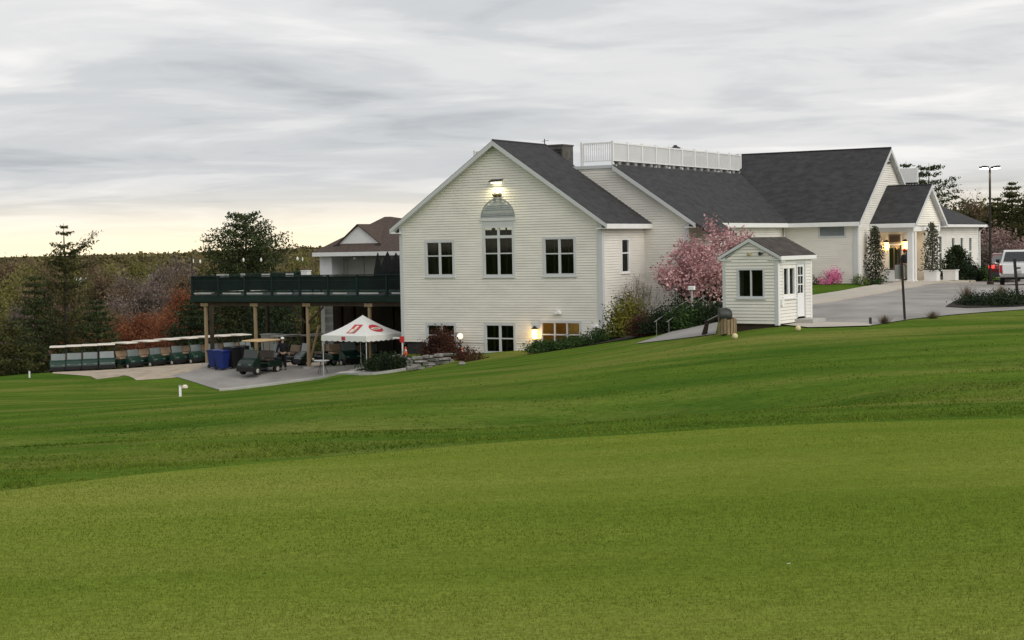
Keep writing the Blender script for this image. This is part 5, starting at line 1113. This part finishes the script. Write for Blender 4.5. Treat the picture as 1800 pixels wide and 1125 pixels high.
# ------------------------------------------------------------------ shrubs and beds
SH = 'shrubs by the clubhouse'
shrub('round_bush', 'large round maroon-brown bush above the stone wall', 'bush', at(775, 630), 1.15, 1.1, 1.6, BARB, 12000, .11, 18, seed=1, group=SH, hollow=.25, clumps=90)
shrub('hedge', 'low clipped dark hedge between the tent and the stone wall', 'hedge', at(684, 650), 1.5, .65, 1.05, YEW, 9000, .09, 14, seed=2, group=SH, rz=.1, flat=1, clumps=60)
shrub('low_shrub', 'low dark shrub right of the round maroon bush', 'bush', at(826, 634), .75, .55, .7, BARB, 1500, .09, 8, seed=3, group=SH)
shrub('sapling', 'pale green leafy sapling by the middle lower window', 'bush', at(850, 620), .42, .38, 1.0, LITE, 420, .11, 9, seed=4, group=SH)
for i, (x_, y_, rx, h, lab) in enumerate(((955, 619, 1.0, .55, 'leftmost low green juniper under the lit window'), (1000, 612, 1.1, .65, 'second low green juniper from the left, under the window corner'), (1045, 604, 1.0, .70, 'green juniper at the clubhouse corner'))):
    shrub('juniper_bush', lab, 'bush', at(x_, y_), rx, .75, h, JUN, 2600, .09, 10, seed=10 + i, group='juniper bushes', rz=-.3, clumps=34)
shrub('forsythia_bush', 'tall yellow-green shrub beside the clubhouse corner', 'bush', at(1102, 590), 1.25, .9, 2.15, FORS, 4600, .12, 22, seed=20, group=SH, hollow=.3, clumps=60)
shrub('maroon_shrub', 'maroon shrub below the yellow-green shrub', 'bush', at(1135, 590), .95, .7, 1.15, BARB, 3400, .10, 12, seed=21, group=SH)
shrub('evergreen_shrub', 'dark evergreen shrub left below the pink cherry', 'bush', at(1172, 584), 1.2, .8, 1.25, YEW, 4200, .10, 12, seed=22, group=SH)
shrub('evergreen_shrub', 'dark green spreading shrub under the pink cherry', 'bush', at(1212, 576), 1.2, .7, 1.15, JUN, 4200, .10, 12, seed=23, group=SH)
shrub('evergreen_shrub', 'dark shrub close to the left side of the shed', 'bush', at(1250, 568), 1.0, .7, 1.05, YEW, 3800, .10, 12, seed=24, group=SH)
shrub('green_shrub', 'fresh green shrub between the yellow shrub and the cherry', 'bush', B(3.3, 2.4, gB(3.3, 2.4)), 1.1, .8, 2.0, JUN, 2600, .10, 12, seed=25, group=SH)
tw = decid('bare_shrub', 2.7, 2.6, MAUVE, 2, .05, .15, mat('pale_twig', (.22, .19, .16), .9, .2, 5), 81, 3, .06, 5, 0, .3, 'buds', 3); put(tw, B(1.2, 1.6, gB(1.2, 1.6)), 'bare twiggy shrub against the pale side wall', .5); tw['category'] = 'bush'
az = shrub('azalea_bush', 'bright magenta azalea in front of the main block', 'bush', B(5.6, 16.7, gB(5.6, 16.7)), .72, .6, .95, AZAL, 1500, .09, 12, seed=30, group=SH)
for i, (u_, w_, rx, h, m_, lab) in enumerate(((4.4, 16.9, .7, .5, BROWN, 'low brown shrub left of the magenta azalea'), (7.0, 17.3, .5, .6, LITE, 'low pale shrub at the corner of the main block'), (7.5, 18.2, .5, .45, JUN, 'low green shrub at the foot of the portico conifer'), (3.3, 16.6, .6, .5, JUN, 'low green shrub beside the downpipe'))):
    shrub('low_shrub', lab, 'bush', B(u_, w_, gB(u_, w_)), rx, .4, h, m_, 700, .08, 8, seed=31 + i, group=SH)
def column_tree(name, lab, u_, w_, rx, h, m_, n, seed, z0=None):
    t = thing(name, lab, 'bush', B(u_, w_, gB(u_, w_) if z0 is None else z0), 0.3, 'evergreens at the entrance'); rng = np.random.default_rng(seed)
    MB().tube([(0, 0, -.05), (.04, 0, h * .5), (0, 0, h * .95)], [.05, .035, .01], 6).build('trunk', BARK, t)
    z = rng.random(n) ** 1.15; a = rng.uniform(0, 2 * PI, n); r = rx * np.sqrt(np.clip(1 - z, 0, 1)) ** .8 * rng.uniform(.35, 1.05, n) * (1 + .25 * np.sin(a * 3 + z * 14))
    C = np.stack([r * np.cos(a), r * np.sin(a), .08 + z * h * .98], -1) + rng.normal(size=(n, 3)) * .05
    mobj('foliage', fast_mesh(name + '_leaves', leaf_quads(C, .13), 4), m_, t)
HOLLY = foliage_mat('holly_leaves', (0.040, 0.050, 0.028), (0.095, 0.100, 0.065), .55)
column_tree('holly_tree', 'tall narrow holly left of the entrance door', 7.3, 19.1, .62, 3.2, HOLLY, 2300, 40)
column_tree('holly_tree', 'tall narrow holly in the middle planter of the portico', 9.55, 22.4, .58, 2.75, HOLLY, 1500, 41, -2.0)
column_tree('clipped_evergreen', 'dark rounded evergreen right of the portico', 9.4, 28.3, 1.1, 2.05, YEW, 6500, 42)
shrub('round_bush', 'dark round bush before the wing windows', 'bush', B(9.6, 30.2, gB(9.6, 30.2)), 1.0, 1.0, 1.25, YEW, 2200, .11, 8, seed=43, group=SH); shrub('low_shrub', 'green shrub at the far end of the wing', 'bush', B(9.3, 34.5, gB(9.3, 34.5)), 1.2, 1.5, 1.0, JUN, 2200, .11, 8, seed=44, group=SH)
shrub('island_shrub', 'wide low evergreen on the left of the road island', 'bush', at(1725, 538), 1.3, .8, .62, YEW, 2800, .09, 10, seed=45, group='road island planting', clumps=40); shrub('island_shrub', 'wide low evergreen at the right edge of the road island', 'bush', at(1785, 536), 1.5, .8, .68, YEW, 2800, .09, 10, seed=46, group='road island planting', clumps=40)
def dry_tuft(x_, y_, r, h, lab, n=260, seed=1):
    rng = np.random.default_rng(seed); p = at(x_, y_); t = thing('dry_grass', lab, 'grass', p, 0, 'dry ornamental grasses'); a = rng.uniform(0, 2 * PI, n); q = rng.random(n); b = np.stack([.25 * r * q * np.cos(a), .25 * r * q * np.sin(a), np.zeros(n)], -1)
    e = np.stack([r * q * np.cos(a), r * q * np.sin(a), h * rng.uniform(.5, 1, n)], -1); w_ = np.stack([-np.sin(a), np.cos(a), np.zeros(n)], -1) * .007
    mobj('blades', fast_mesh('dry_blades', np.stack([b - w_, b + w_, e], 1).reshape(-1, 3), 3), DRYG, t); MB().lathe([(r * .22, -.03), (r * .15, .05)], 8).build('crown', MULCH, t)
dry_tuft(1555, 569, .5, .38, 'dry brown grass tuft left of the dark sign post', seed=1); dry_tuft(1640, 560, .5, .36, 'dry brown grass tuft right of the dark sign post', seed=2); dry_tuft(1700, 527, .7, .75, 'tall dry grass behind the road island', 380, 3); dry_tuft(1760, 524, .7, .7, 'tall dry grass by the lamp pole foot', 380, 4)
# stone wall
wall = thing('stone_wall', 'short dry-stone retaining wall of grey field stones', 'wall', at(758, 645), math.radians(8)); random.seed(5)
wd = 2.35
for row in range(4):
    x_ = -wd / 2 + random.uniform(-.1, .05)
    while x_ < wd / 2 - row * .15:
        l = random.choice((.18, .3, .45, .62)) * random.uniform(.8, 1.2); h = random.uniform(.10, .19); z0 = row * .17 - .05 + x_ * .07 + random.uniform(-.02, .02)
        vs = [(x_ + (a + random.uniform(-.12, .12)) * l, -.16 + b * .34 + random.uniform(-.09, .09), z0 + c * h + random.uniform(-.035, .035)) for c in (0, 1) for a, b in ((0, 0), (1, 0), (1, 1), (0, 1))]
        MB().add(vs, [(3, 2, 1, 0), (4, 5, 6, 7), (0, 1, 5, 4), (1, 2, 6, 5), (2, 3, 7, 6), (3, 0, 4, 7)]).build('stone', STONE, wall, bevel=.03); x_ += l + .012
for (x_, y_, r, lab) in ((812, 641, .17, 'flat grey stone lying at the right end of the stone wall'), (1553, 503, .28, 'pale boulder beside the sidewalk near the holly'), (1566, 501, .22, 'smaller brown boulder beside the sidewalk')):
    p = at(x_, y_); t = thing('boulder', lab, 'rock', p, random.random(), 'loose boulders'); rr = [r * random.uniform(.85, 1.15) for _ in range(4)]; MB().lathe([(rr[0] * .8, -.05), (rr[1], r * .2), (rr[2] * .8, r * .6), (rr[3] * .35, r * .85)], 9).build('rock', STONE, t, True)
# little things by the lower wall
ORANGE = mat('orange_plastic', (0.75, 0.13, 0.03), 0.5, 0.05, 4)
def cone(x_, y_, w_, lab):
    u_, z_ = onw(x_, y_, w_); t = thing('orange_cone', lab, 'cone', B(u_, w_, gB(u_, w_)), 0, 'orange cones'); t.scale = (.8, .8, .62); MB().box((-.2, -.2, 0), (.2, .2, .03)).build('base', ORANGE, t); MB().lathe([(.14, .03), (.09, .32), (.085, .33)], 12).build('lower_cone', ORANGE, t); MB().lathe([(.085, .331), (.065, .45)], 12).build('band', WHITE, t); MB().lathe([(.065, .451), (.03, .7)], 12).build('tip', ORANGE, t)
cone(713, 615, -.8, 'orange cone in front of the dark foundation by the hedge'); cone(812, 606, -.6, 'orange cone shape standing in for glowing bits right of the round maroon bush')  # second cone stands in for red-orange glowing bits
t = thing('notice_sign', 'small red square sign on a short white stand by the tent', 'sign', B(-11.0, -.7, gB(-11.0, -.7)), -TH); MB().box((-.03, -.02, 0), (.03, .02, .9)).build('post', WHITE, t); MB().box((-.13, -.05, .62), (.13, -.021, .92)).build('board', mat('bright_red_paint', (.62, .03, .03), .5, .05, 3), t); MB().box((-.55, -.04, .80), (-.14, -.02, .88)).build('white_arm', WHITE, t)
t = thing('globe_lamp', 'small round white garden lamp right of the maroon bush', 'lamp', B(-7.65, -.55, gB(-7.65, -.55)), 0); MB().tube([(0, 0, 0), (0, 0, .85)], .03).build('post', DARK, t); MB().lathe([(.05, -.14), (.14, -.05), (.14, .06), (.05, .15)], 14, (0, 0, .98)).build('globe', mat('lamp_globe', (1, .78, .52), .4, 0, 1, emit=1.2), t, True)
RAILM = mat('dull_galvanised_rail', (.24, .24, .23), .6, .15, 4)
# handrails up the bank
for i, (a, b) in enumerate((((1150, 566), (1222, 520)), ((1172, 566), (1240, 520)))):
    A = P(*a, 68.5); Bq = P(*b, 73.0); t = thing('handrail', ('left' if i == 0 else 'right') + ' pale metal handrail sloping up through the shrubs', 'handrail', (0, 0, 0), 0, 'pale handrails'); MB().tube([tuple(A), tuple((A + Bq) / 2 + np.array([0, 0, .03])), tuple(Bq)], .014, 8).build('rail', RAILM, t)
    for f in (0.05, .5, .95):
        q = A + (Bq - A) * f; MB().tube([(q[0], q[1], g1(q[0], q[1]) - .1), (q[0], q[1], q[2])], .011, 6).build('post', RAILM, t)
p = P(1216, 510, 72); t = thing('utility_box', 'small white box on a post at the top of the handrails', 'box', (p[0], p[1], g1(p[0], p[1])), -TH); hh = p[2] - g1(p[0], p[1]); MB().box((-.03, -.03, 0), (.03, .03, hh)).build('post', PALE, t); MB().box((-.14, -.1, hh), (.14, .1, hh + .18)).build('box', WHITE, t, bevel=.02)
# ------------------------------------------------------------------ planters at the portico
def planter(u_, w_, lab, plant=True):
    t = thing('planter', lab, 'planter', B(u_, w_, gB(u_, w_) + .135), -TH, 'white planters at the entrance'); MB().box((-.36, -.36, 0), (.36, .36, .56)).build('box', WHITE, t); q = MB(); q.box((-.40, -.40, .56), (.40, .40, .62)); q.build('rim', WHITE, t); MB().box((-.34, -.34, .621), (.34, .34, .66)).build('soil', MULCH, t)
planter(9.55, 22.4, 'white square planter holding the tall holly'); planter(9.6, 26.2, 'white square planter right of the portico columns'); planter(7.7, 20.9, 'white square planter left of the portico column')
shrub('planter_plant', 'small dark plant in the right white planter', 'plant', B(9.6, 26.2, gB(9.6, 26.2) + .79), .28, .28, .42, YEW, 260, .09, 5, seed=61)
# ------------------------------------------------------------------ signs and lamp pole
POSTM = mat('near_black_timber', (.018, .014, .011), .8, .3, 4)
def sign_post(x_, ytop, ybase, lab, sign, lean, wd=.09, Y=None):
    p = at(x_, ybase, Y); h = P(x_, ytop, p[1])[2] - p[2]; t = thing('sign_post', lab, 'sign', p, 0, 'dark sign posts'); MB().beam((0, 0, -.2), (lean, 0, h), wd * .85, wd * .85).build('post', POSTM, t)
    if sign:
        g_ = mat('grey_sign_back', (.20, .20, .19), .6, .1, 4); x0, z0, z1, sw = sign; MB().box((x0 - sw / 2, .06, z0), (x0 + sw / 2, .08, z1)).build('sign_board', g_, t, bevel=.01)
sign_post(1591, 464, 563, 'dark timber sign post with grey board at the road edge', (-.19, 1.55, 2.08, .34), -.11); sign_post(1790, 455, 530, 'dark leaning sign post on the road island', None, -.16, .12)
p = at(1530, 571); t = thing('bollard', 'short black bollard at the end of the concrete pad', 'bollard', p, 0); MB().tube([(0, 0, -.05), (0, 0, .22)], .05).build('post', DARK, t); MB().lathe([(.055, .22), (.05, .26), (.02, .27)], 10).build('cap', DARK, t)
p = at(706, 650); t = thing('bollard', 'short black kerb marker in front of the dark hedge', 'bollard', p, 0); MB().tube([(0, 0, -.05), (0, 0, .25)], .05).build('post', DARK, t); MB().lathe([(.055, .25), (.05, .29), (.02, .30)], 10).build('cap', DARK, t)
Yl = 93.0; p = at(1741, 500, Yl); hl_ = P(1737, 296, Yl)[2] - p[2]
t = thing('lamp_pole', 'tall brown parking-lot lamp pole with four lit heads', 'lamp', p, .3); MB().tube([(0, 0, 0), (0, 0, hl_)], [.08, .06], 8).build('pole', POSTM, t); MB().lathe([(.2, 0), (.19, .25), (.15, .27)], 12).build('base', DKWOOD, t)
for k in range(4):
    a = k * PI / 2 + .4; c, s_ = math.cos(a), math.sin(a); MB().beam((0, 0, hl_ - .02), (c * .3, s_ * .3, hl_ + .02), .05, .05).build('arm', DARK, t)
    hd = MB().beam((c * .26, s_ * .26, hl_ + .05), (c * .62, s_ * .62, hl_ + .08), .24, .11).build('lamp_head', DARK, t); MB().beam((c * .28, s_ * .28, hl_ - .03), (c * .60, s_ * .60, hl_ + .0), .20, .04).build('lens', mat('lit_lens', (1, .95, .82), .4, 0, 1, emit=12), hd)
    ld = bpy.data.lights.new('pole_light', 'SPOT'); ld.energy = 40; ld.color = (1, .9, .66); ld.spot_size = 2.4; ld.shadow_soft_size = .1; lo = bpy.data.objects.new('pole_light', ld); COL.objects.link(lo); lo.parent = hd; lo.location = (c * .44, s_ * .44, hl_ - .1)
# ------------------------------------------------------------------ vehicles
CARW = mat('white_car_paint', (.72, .73, .74), .25, .03, 1, spec=.6); CARR = mat('dark_red_car_paint', (.10, .012, .012), .25, .05, 1, spec=.6); CGL = mat('car_glass', (.02, .024, .026), .08, .1, 2, spec=.8); TAIL = mat('lit_tail_lamp', (1, .04, .03), .3, 0, 1, emit=2.5); TAILD = mat('red_tail_lamp', (.35, .02, .02), .3, .1, 2); CHROME = mat('chrome', (.5, .5, .5), .2, .1, 3, metal=1)
def wheels(t, xs, y, r=.38):
    for x_ in xs:
        for s in (-1, 1):
            wl = MB().lathe([(r * .55, -.11), (r * .92, -.12), (r, -.06), (r, .06), (r * .92, .12), (r * .55, .11)], 20, (x_, s * y, r), 'y').build('wheel', RUBBER, t, True); MB().lathe([(r * .58, s * .10), (r * .5, s * .125), (r * .1, s * .13)], 14, (x_, s * y, r), 'y').build('rim', HUB, wl)
def pickup(loc, rz):
    t = thing('pickup_truck', 'white pickup truck seen from behind at the right edge', 'truck', loc, rz, 'parked vehicles')      # x forward
    MB().prism([(-2.75, .55), (-2.75, 1.12), (-.75, 1.14), (-.75, .55)], -.97, -.86).build('bed_side', CARW, t, bevel=.03); MB().prism([(-2.75, .55), (-2.75, 1.12), (-.75, 1.14), (-.75, .55)], .86, .97).build('bed_side', CARW, t, bevel=.03); MB().box((-2.7, -.855, .6), (-.75, .855, .68)).build('bed_floor', DARK, t)
    tg = MB().box((-2.80, -.80, .60), (-2.72, .80, 1.11)).build('tailgate', CARW, t, bevel=.025); MB().box((-2.82, -.12, .88), (-2.802, .12, .96)).build('handle', DARK, tg)
    MB().box((-2.95, -.93, .42), (-2.78, .93, .58)).build('bumper', CHROME, t, bevel=.03); MB().box((-2.2, -.8, .3), (2.3, .8, .55)).build('chassis', DARK, t)
    MB().prism([(-.74, .55), (-.74, 1.15), (1.25, 1.15), (2.55, 1.02), (2.65, .6), (2.6, .45), (1.2, .45)], -.96, .96).build('body', CARW, t, bevel=.06)
    cab = MB(); cab.add([(-.72, -.92, 1.14), (1.2, -.92, 1.14), (1.2, .92, 1.14), (-.72, .92, 1.14), (-.6, -.74, 1.84), (.45, -.74, 1.86), (.45, .74, 1.86), (-.6, .74, 1.84)], [(3, 2, 1, 0), (4, 5, 6, 7), (0, 1, 5, 4), (1, 2, 6, 5), (2, 3, 7, 6), (3, 0, 4, 7)]); cb = cab.build('cab', CARW, t, bevel=.05)
    MB().add([(-.735, -.76, 1.24), (-.735, .76, 1.24), (-.635, .64, 1.76), (-.635, -.64, 1.76), (-.70, -.76, 1.24), (-.70, .76, 1.24), (-.60, .64, 1.76), (-.60, -.64, 1.76)], [(0, 1, 2, 3), (4, 5, 6, 7), (0, 1, 5, 4), (1, 2, 6, 5), (2, 3, 7, 6), (3, 0, 4, 7)]).build('rear_window', CGL, cb)
    for s in (-1, 1):
        MB().add([(-.5, s * .925, 1.22), (.85, s * .925, 1.22), (.4, s * .79, 1.76), (-.48, s * .79, 1.76), (-.5, s * .90, 1.22), (.85, s * .90, 1.22), (.4, s * .765, 1.76), (-.48, s * .765, 1.76)], [(0, 1, 2, 3), (4, 5, 6, 7), (0, 1, 5, 4), (1, 2, 6, 5), (2, 3, 7, 6), (3, 0, 4, 7)]).build('side_window', CGL, cb)
        MB().box((-2.80, s * .885 - .07, .66), (-2.74, s * .885 + .07, 1.08)).build('tail_light', TAILD, t); MB().box((.75, s * 1.06 - .10, 1.15), (.9, s * 1.06 + .10, 1.34)).build('mirror', DARK, t)
    wheels(t, (-1.85, 1.75), .82, .39); MB().box((-2.82, -.17, .63), (-2.805, .17, .78)).build('number_plate', PALE, tg); return t
hd_ = math.radians(73); p = at(1757 + 33, 514, 86.5); pickup((p[0] + 2.8 * math.cos(hd_), p[1] + 2.8 * math.sin(hd_), g1(p[0], p[1] + 1.5) + .03), hd_)
def suv(loc, rz):
    t = thing('parked_car', 'dark red car with a lit tail lamp left of the pickup', 'car', loc, rz, 'parked vehicles')
    MB().prism([(-2.25, .35), (-2.3, .75), (-2.2, 1.02), (.9, 1.02), (1.9, .92), (2.25, .75), (2.3, .4)], -.9, .9).build('body', CARR, t, bevel=.08)
    cab = MB(); cab.add([(-2.2, -.86, 1.0), (1.0, -.86, 1.0), (1.0, .86, 1.0), (-2.2, .86, 1.0), (-1.75, -.66, 1.62), (.2, -.66, 1.66), (.2, .66, 1.66), (-1.75, .66, 1.62)], [(3, 2, 1, 0), (4, 5, 6, 7), (0, 1, 5, 4), (1, 2, 6, 5), (2, 3, 7, 6), (3, 0, 4, 7)]); cb = cab.build('cabin', CARR, t, bevel=.06)
    MB().add([(-2.17, -.72, 1.08), (-2.17, .72, 1.08), (-1.84, .58, 1.54), (-1.84, -.58, 1.54), (-2.13, -.72, 1.08), (-2.13, .72, 1.08), (-1.80, .58, 1.54), (-1.80, -.58, 1.54)], [(0, 1, 2, 3), (4, 5, 6, 7), (0, 1, 5, 4), (1, 2, 6, 5), (2, 3, 7, 6), (3, 0, 4, 7)]).build('rear_window', mat('bright_reflecting_glass', (.10, .11, .12), .05, .1, 2, spec=1), cb)
    for s in (-1, 1):
        MB().box((-2.33, s * .70 - .16, .80), (-2.20, s * .70 + .16, .97)).build('tail_light', TAIL, t)
        MB().add([(-1.9, s * .87, 1.08), (.7, s * .87, 1.08), (.15, s * .70, 1.56), (-1.65, s * .70, 1.54), (-1.9, s * .84, 1.08), (.7, s * .84, 1.08), (.15, s * .66, 1.56), (-1.65, s * .66, 1.54)], [(0, 1, 2, 3), (4, 5, 6, 7), (0, 1, 5, 4), (1, 2, 6, 5), (2, 3, 7, 6), (3, 0, 4, 7)]).build('side_window', CGL, cb)
    MB().box((-2.36, -.85, .35), (-2.25, .85, .58)).build('bumper', DARK, t); MB().box((-2.345, -.25, .62), (-2.31, .25, .76)).build('number_plate', PALE, t); wheels(t, (-1.4, 1.4), .80, .34)
p = at(1765, 505, 95); suv((p[0] + 2.3 * math.cos(hd_), p[1] + 2.3 * math.sin(hd_), g1(p[0], p[1] + 2) + .03), hd_)
# ------------------------------------------------------------------ people
SKINM = mat('skin', (.42, .26, .19), .6, .05, 6)
def skin_obj(name, verts, edges, radii, m, parent):
    me = bpy.data.meshes.new(name); me.from_pydata(verts, edges, []); me.materials.append(m); o = bpy.data.objects.new(name, me); COL.objects.link(o); o.parent = parent
    sm = o.modifiers.new('skin', 'SKIN'); sm.use_smooth_shade = True
    lay = me.skin_vertices[0].data
    for v, r in zip(lay, radii): v.radius = r if isinstance(r, tuple) else (r, r)
    lay[0].use_root = True; sb = o.modifiers.new('sub', 'SUBSURF'); sb.levels = 1; sb.render_levels = 1; return o
def person(lab, loc, rz, jacket, trousers, capm, spread=.0):
    t = thing('person', lab, 'person', loc, rz)                     # faces -y
    V = []; E_ = []; R_ = []
    def v(p, r, link=None):
        V.append(p); R_.append(r)
        if link is not None: E_.append((link, len(V) - 1))
        return len(V) - 1
    pel = v((0, 0, .95), (.15, .11)); ch = v((0, .01, 1.25), (.16, .11), pel); nk_ = v((0, 0, 1.47), .055, ch); h0 = v((0, -.01, 1.57), (.072, .085), nk_); h1 = v((0, -.01, 1.67), (.078, .095), h0); v((0, 0, 1.76), (.05, .06), h1); v((0, -.115, 1.62), .014, h0)
    J = [[], [], []]
    for s in (-1, 1):
        sh_ = v((s * .17, .01, 1.40), .062, ch); el = v((s * (.25 + spread), .03, 1.13), .047, sh_); wr = v((s * (.27 + spread * 1.3), -.06, .90), .030, el); pa = v((s * (.275 + spread * 1.3), -.08, .83), (.042, .022), wr)
        for k in range(4): f = v((s * (.275 + spread * 1.3) + (k - 1.5) * .004 * s, -.105 + k * .018, .77 - (.01, .0, .0, .015)[k] * -1), .010, pa); v((s * (.268 + spread * 1.3), -.11 + k * .018, .735 + (.012, 0, .004, .02)[k]), .008, f)
        th = v((s * (.262 + spread * 1.3), -.118, .81), .011, pa); v((s * (.255 + spread * 1.3), -.128, .775), .009, th)
        hp = v((s * .095, 0, .88), .088, pel); kn = v((s * .12, -.02, .50), .060, hp); an = v((s * .125, .02, .10), .040, kn); v((s * .135, -.13, .045), (.042, .032), an)
    skin_obj('body', V, E_, R_, SKINM, t)
    def cloth(nm, vs, es, rs, m): skin_obj(nm, vs, es, rs, m, t)
    cloth('jacket', [(0, 0, .90), (0, .01, 1.25), (0, 0, 1.45)] + [p for s in (-1, 1) for p in ((s * .18, .01, 1.40), (s * (.25 + spread), .03, 1.13), (s * (.27 + spread * 1.3), -.055, .91))], [(0, 1), (1, 2), (1, 3), (3, 4), (4, 5), (1, 6), (6, 7), (7, 8)], [(.185, .145), (.20, .145), .075, .085, .070, .050, .085, .070, .050], jacket)
    cloth('trousers', [(0, 0, .96)] + [p for s in (-1, 1) for p in ((s * .095, 0, .86), (s * .12, -.02, .50), (s * .125, .015, .09))], [(0, 1), (1, 2), (2, 3), (0, 4), (4, 5), (5, 6)], [(.165, .13), .105, .082, .066, .105, .082, .066], trousers)
    for s in (-1, 1): MB().prism([(-.20, 0), (.08, 0), (.08, .08), (-.05, .10), (-.19, .05)], s * .13 - .05, s * .13 + .05, 'x').build('shoe', DARK, t, bevel=.02)
    cp_ = MB().lathe([(.100, 1.675), (.102, 1.72), (.085, 1.775), (.03, 1.80)], 14).build('cap', capm, t, True); MB().prism([(-.20, 1.685), (-.07, 1.69), (-.07, 1.70), (-.20, 1.697)], -.07, .07, 'x').build('peak', capm, cp_)
    for s in (-1, 1): MB().lathe([(.010, -.004), (.011, 0), (.004, .006)], 8, (s * .030, -.093, 1.635), 'y').build('eye', DARK, t)
    MB().lathe([(.105, 1.60), (.106, 1.67)], 14).build('hair', DKWOOD, t, True)
BLKC = mat('black_cloth', (.008, .008, .010), .9, .3, 6); GREYC = mat('grey_cloth', (.24, .23, .21), .9, .1, 6)
p = G(498, 651); person('person in black clothes and white cap standing under the deck', (p[0], p[1], p[2] + .035), .1, BLKC, BLKC, WHITE, .05)
p = B(7.9, 22.7, gB(7.9, 22.7) + .135); person('person in dark jacket, grey trousers and red cap at the entrance', p, .7, mat('dark_jacket_cloth', (.016, .018, .022), .9, .2, 6), GREYC, mat('red_cap_cloth', (.55, .02, .03), .7, .1, 5), .02)
# ------------------------------------------------------------------ rough grass blades
def vnoise(x, y):
    """smooth lattice noise in -1..1"""
    T = np.random.default_rng(5).uniform(-1, 1, (256, 256)); xi, yi = np.floor(x).astype(int), np.floor(y).astype(int); fx, fy = x - xi, y - yi; fx = fx * fx * (3 - 2 * fx); fy = fy * fy * (3 - 2 * fy)
    g = lambda a, b: T[a % 256, b % 256]
    return (g(xi, yi) * (1 - fx) + g(xi + 1, yi) * fx) * (1 - fy) + (g(xi, yi + 1) * (1 - fx) + g(xi + 1, yi + 1) * fx) * fy
def grass():
    rng = np.random.default_rng(17); n = 260000
    Y = 15 * (60 / 15) ** (rng.random(n) ** 1.0); X = rng.uniform(-.46, .46, n) * Y
    jit = .75 + .5 * vnoise(X * .8, Y * .8) + rng.normal(0, .35, n)
    keep = ~inside(X, Y - np.clip(jit, .05, 9), [tuple(q) for q in green_poly]) & ~inside(X, Y, [tuple(q) for q in green_poly]); X, Y = X[keep], Y[keep]
    # density falls into patches
    f = vnoise(X * .45, Y * .8) * .6 + vnoise(X * 1.5 + 7, Y * 2.2) * .5; k = rng.random(len(X)) < (.55 + .35 * f) * (1 - sstep(26, 58, Y)); X, Y, f = X[k], Y[k], f[k]
    z = ground(X, Y); n = len(X); a = rng.uniform(0, 2 * PI, n); h = rng.uniform(.016, .048, n) * (1 + .6 * f); w_ = rng.uniform(.006, .014, n) * (1 + Y / 40)
    b = np.stack([X, Y, z - .01], -1); d = np.stack([np.cos(a) * w_, np.sin(a) * w_, np.zeros(n)], -1); e = b + np.stack([rng.normal(0, .03, n), rng.normal(0, .03, n), h], -1)
    o = mobj('rough_grass', fast_mesh('rough_grass', np.stack([b - d, b + d, e], 1).reshape(-1, 3), 3), GBL); tag(o, 'longer rough grass around the mown green', 'grass', kind='stuff')
GBL = mat('grass_blades', (.066, .126, .014), .9, .22, .30, spec=.0, col2=(.140, .186, .026), island=.25, trans=.35)
GBL2 = mat('turf_blades', (.146, .206, .027), .9, .14, .34, spec=.0, col2=(.220, .266, .044), island=.18, trans=.35, stretch=(.35, 1.3, 1))
def turf():
    rng = np.random.default_rng(23); n = 230000
    Y = 5.6 * (23 / 5.6) ** rng.random(n); X = rng.uniform(-.42, .42, n) * Y; k = inside(X, Y, [tuple(q) for q in green_poly]); X, Y = X[k], Y[k]; n = len(X)
    z = ground(X, Y) + .012; a = rng.uniform(0, 2 * PI, n); h = rng.uniform(.010, .019, n); w_ = rng.uniform(.0018, .0035, n) * (1 + Y / 12)
    b = np.stack([X, Y, z], -1); d = np.stack([np.cos(a) * w_, np.sin(a) * w_, np.zeros(n)], -1); e = b + np.stack([rng.normal(0, .008, n), rng.normal(0, .008, n), h + .008], -1)
    o = mobj('green_turf', fast_mesh('green_turf', np.stack([b - d, b + d, e], 1).reshape(-1, 3), 3), GBL2); tag(o, 'fine short turf of the mown green', 'grass', kind='stuff')
grass(); turf()
# a lost tee and a few leaf scraps on the green
p = G(1383, 998); t = thing('golf_tee', 'tiny white golf tee lying on the mown green', 'tee', (p[0], p[1], p[2] + .024), .4); t.scale = (.4,) * 3; MB().tube([(0, 0, 0), (.05, 0, .004)], [.003, .005], 6).build('shaft', WHITE, t); MB().lathe([(.005, .05), (.010, .056), (.010, .058)], 8, (0, 0, .005), 'x').build('cup', WHITE, t)
for x_, y_, lab in ((600, 1017, 'dark dead leaf on the green, right of another leaf'), (465, 1015, 'dark dead leaf on the green, left of another leaf')):
    p = G(x_, y_); t = tag(MB().add([(-.03, 0, .004), (0, -.014, .012), (.035, 0, .006), (0, .016, .014), (-.03, 0, .001), (0, -.014, .009), (.035, 0, .003), (0, .016, .011)], [(0, 1, 2, 3), (4, 5, 6, 7), (0, 1, 5, 4), (1, 2, 6, 5), (2, 3, 7, 6), (3, 0, 4, 7)]).build('dead_leaf', DKWOOD), lab, 'leaf', 'dead leaves on the green'); t.location = (p[0], p[1], p[2] + .022); t.scale = (.4,) * 3
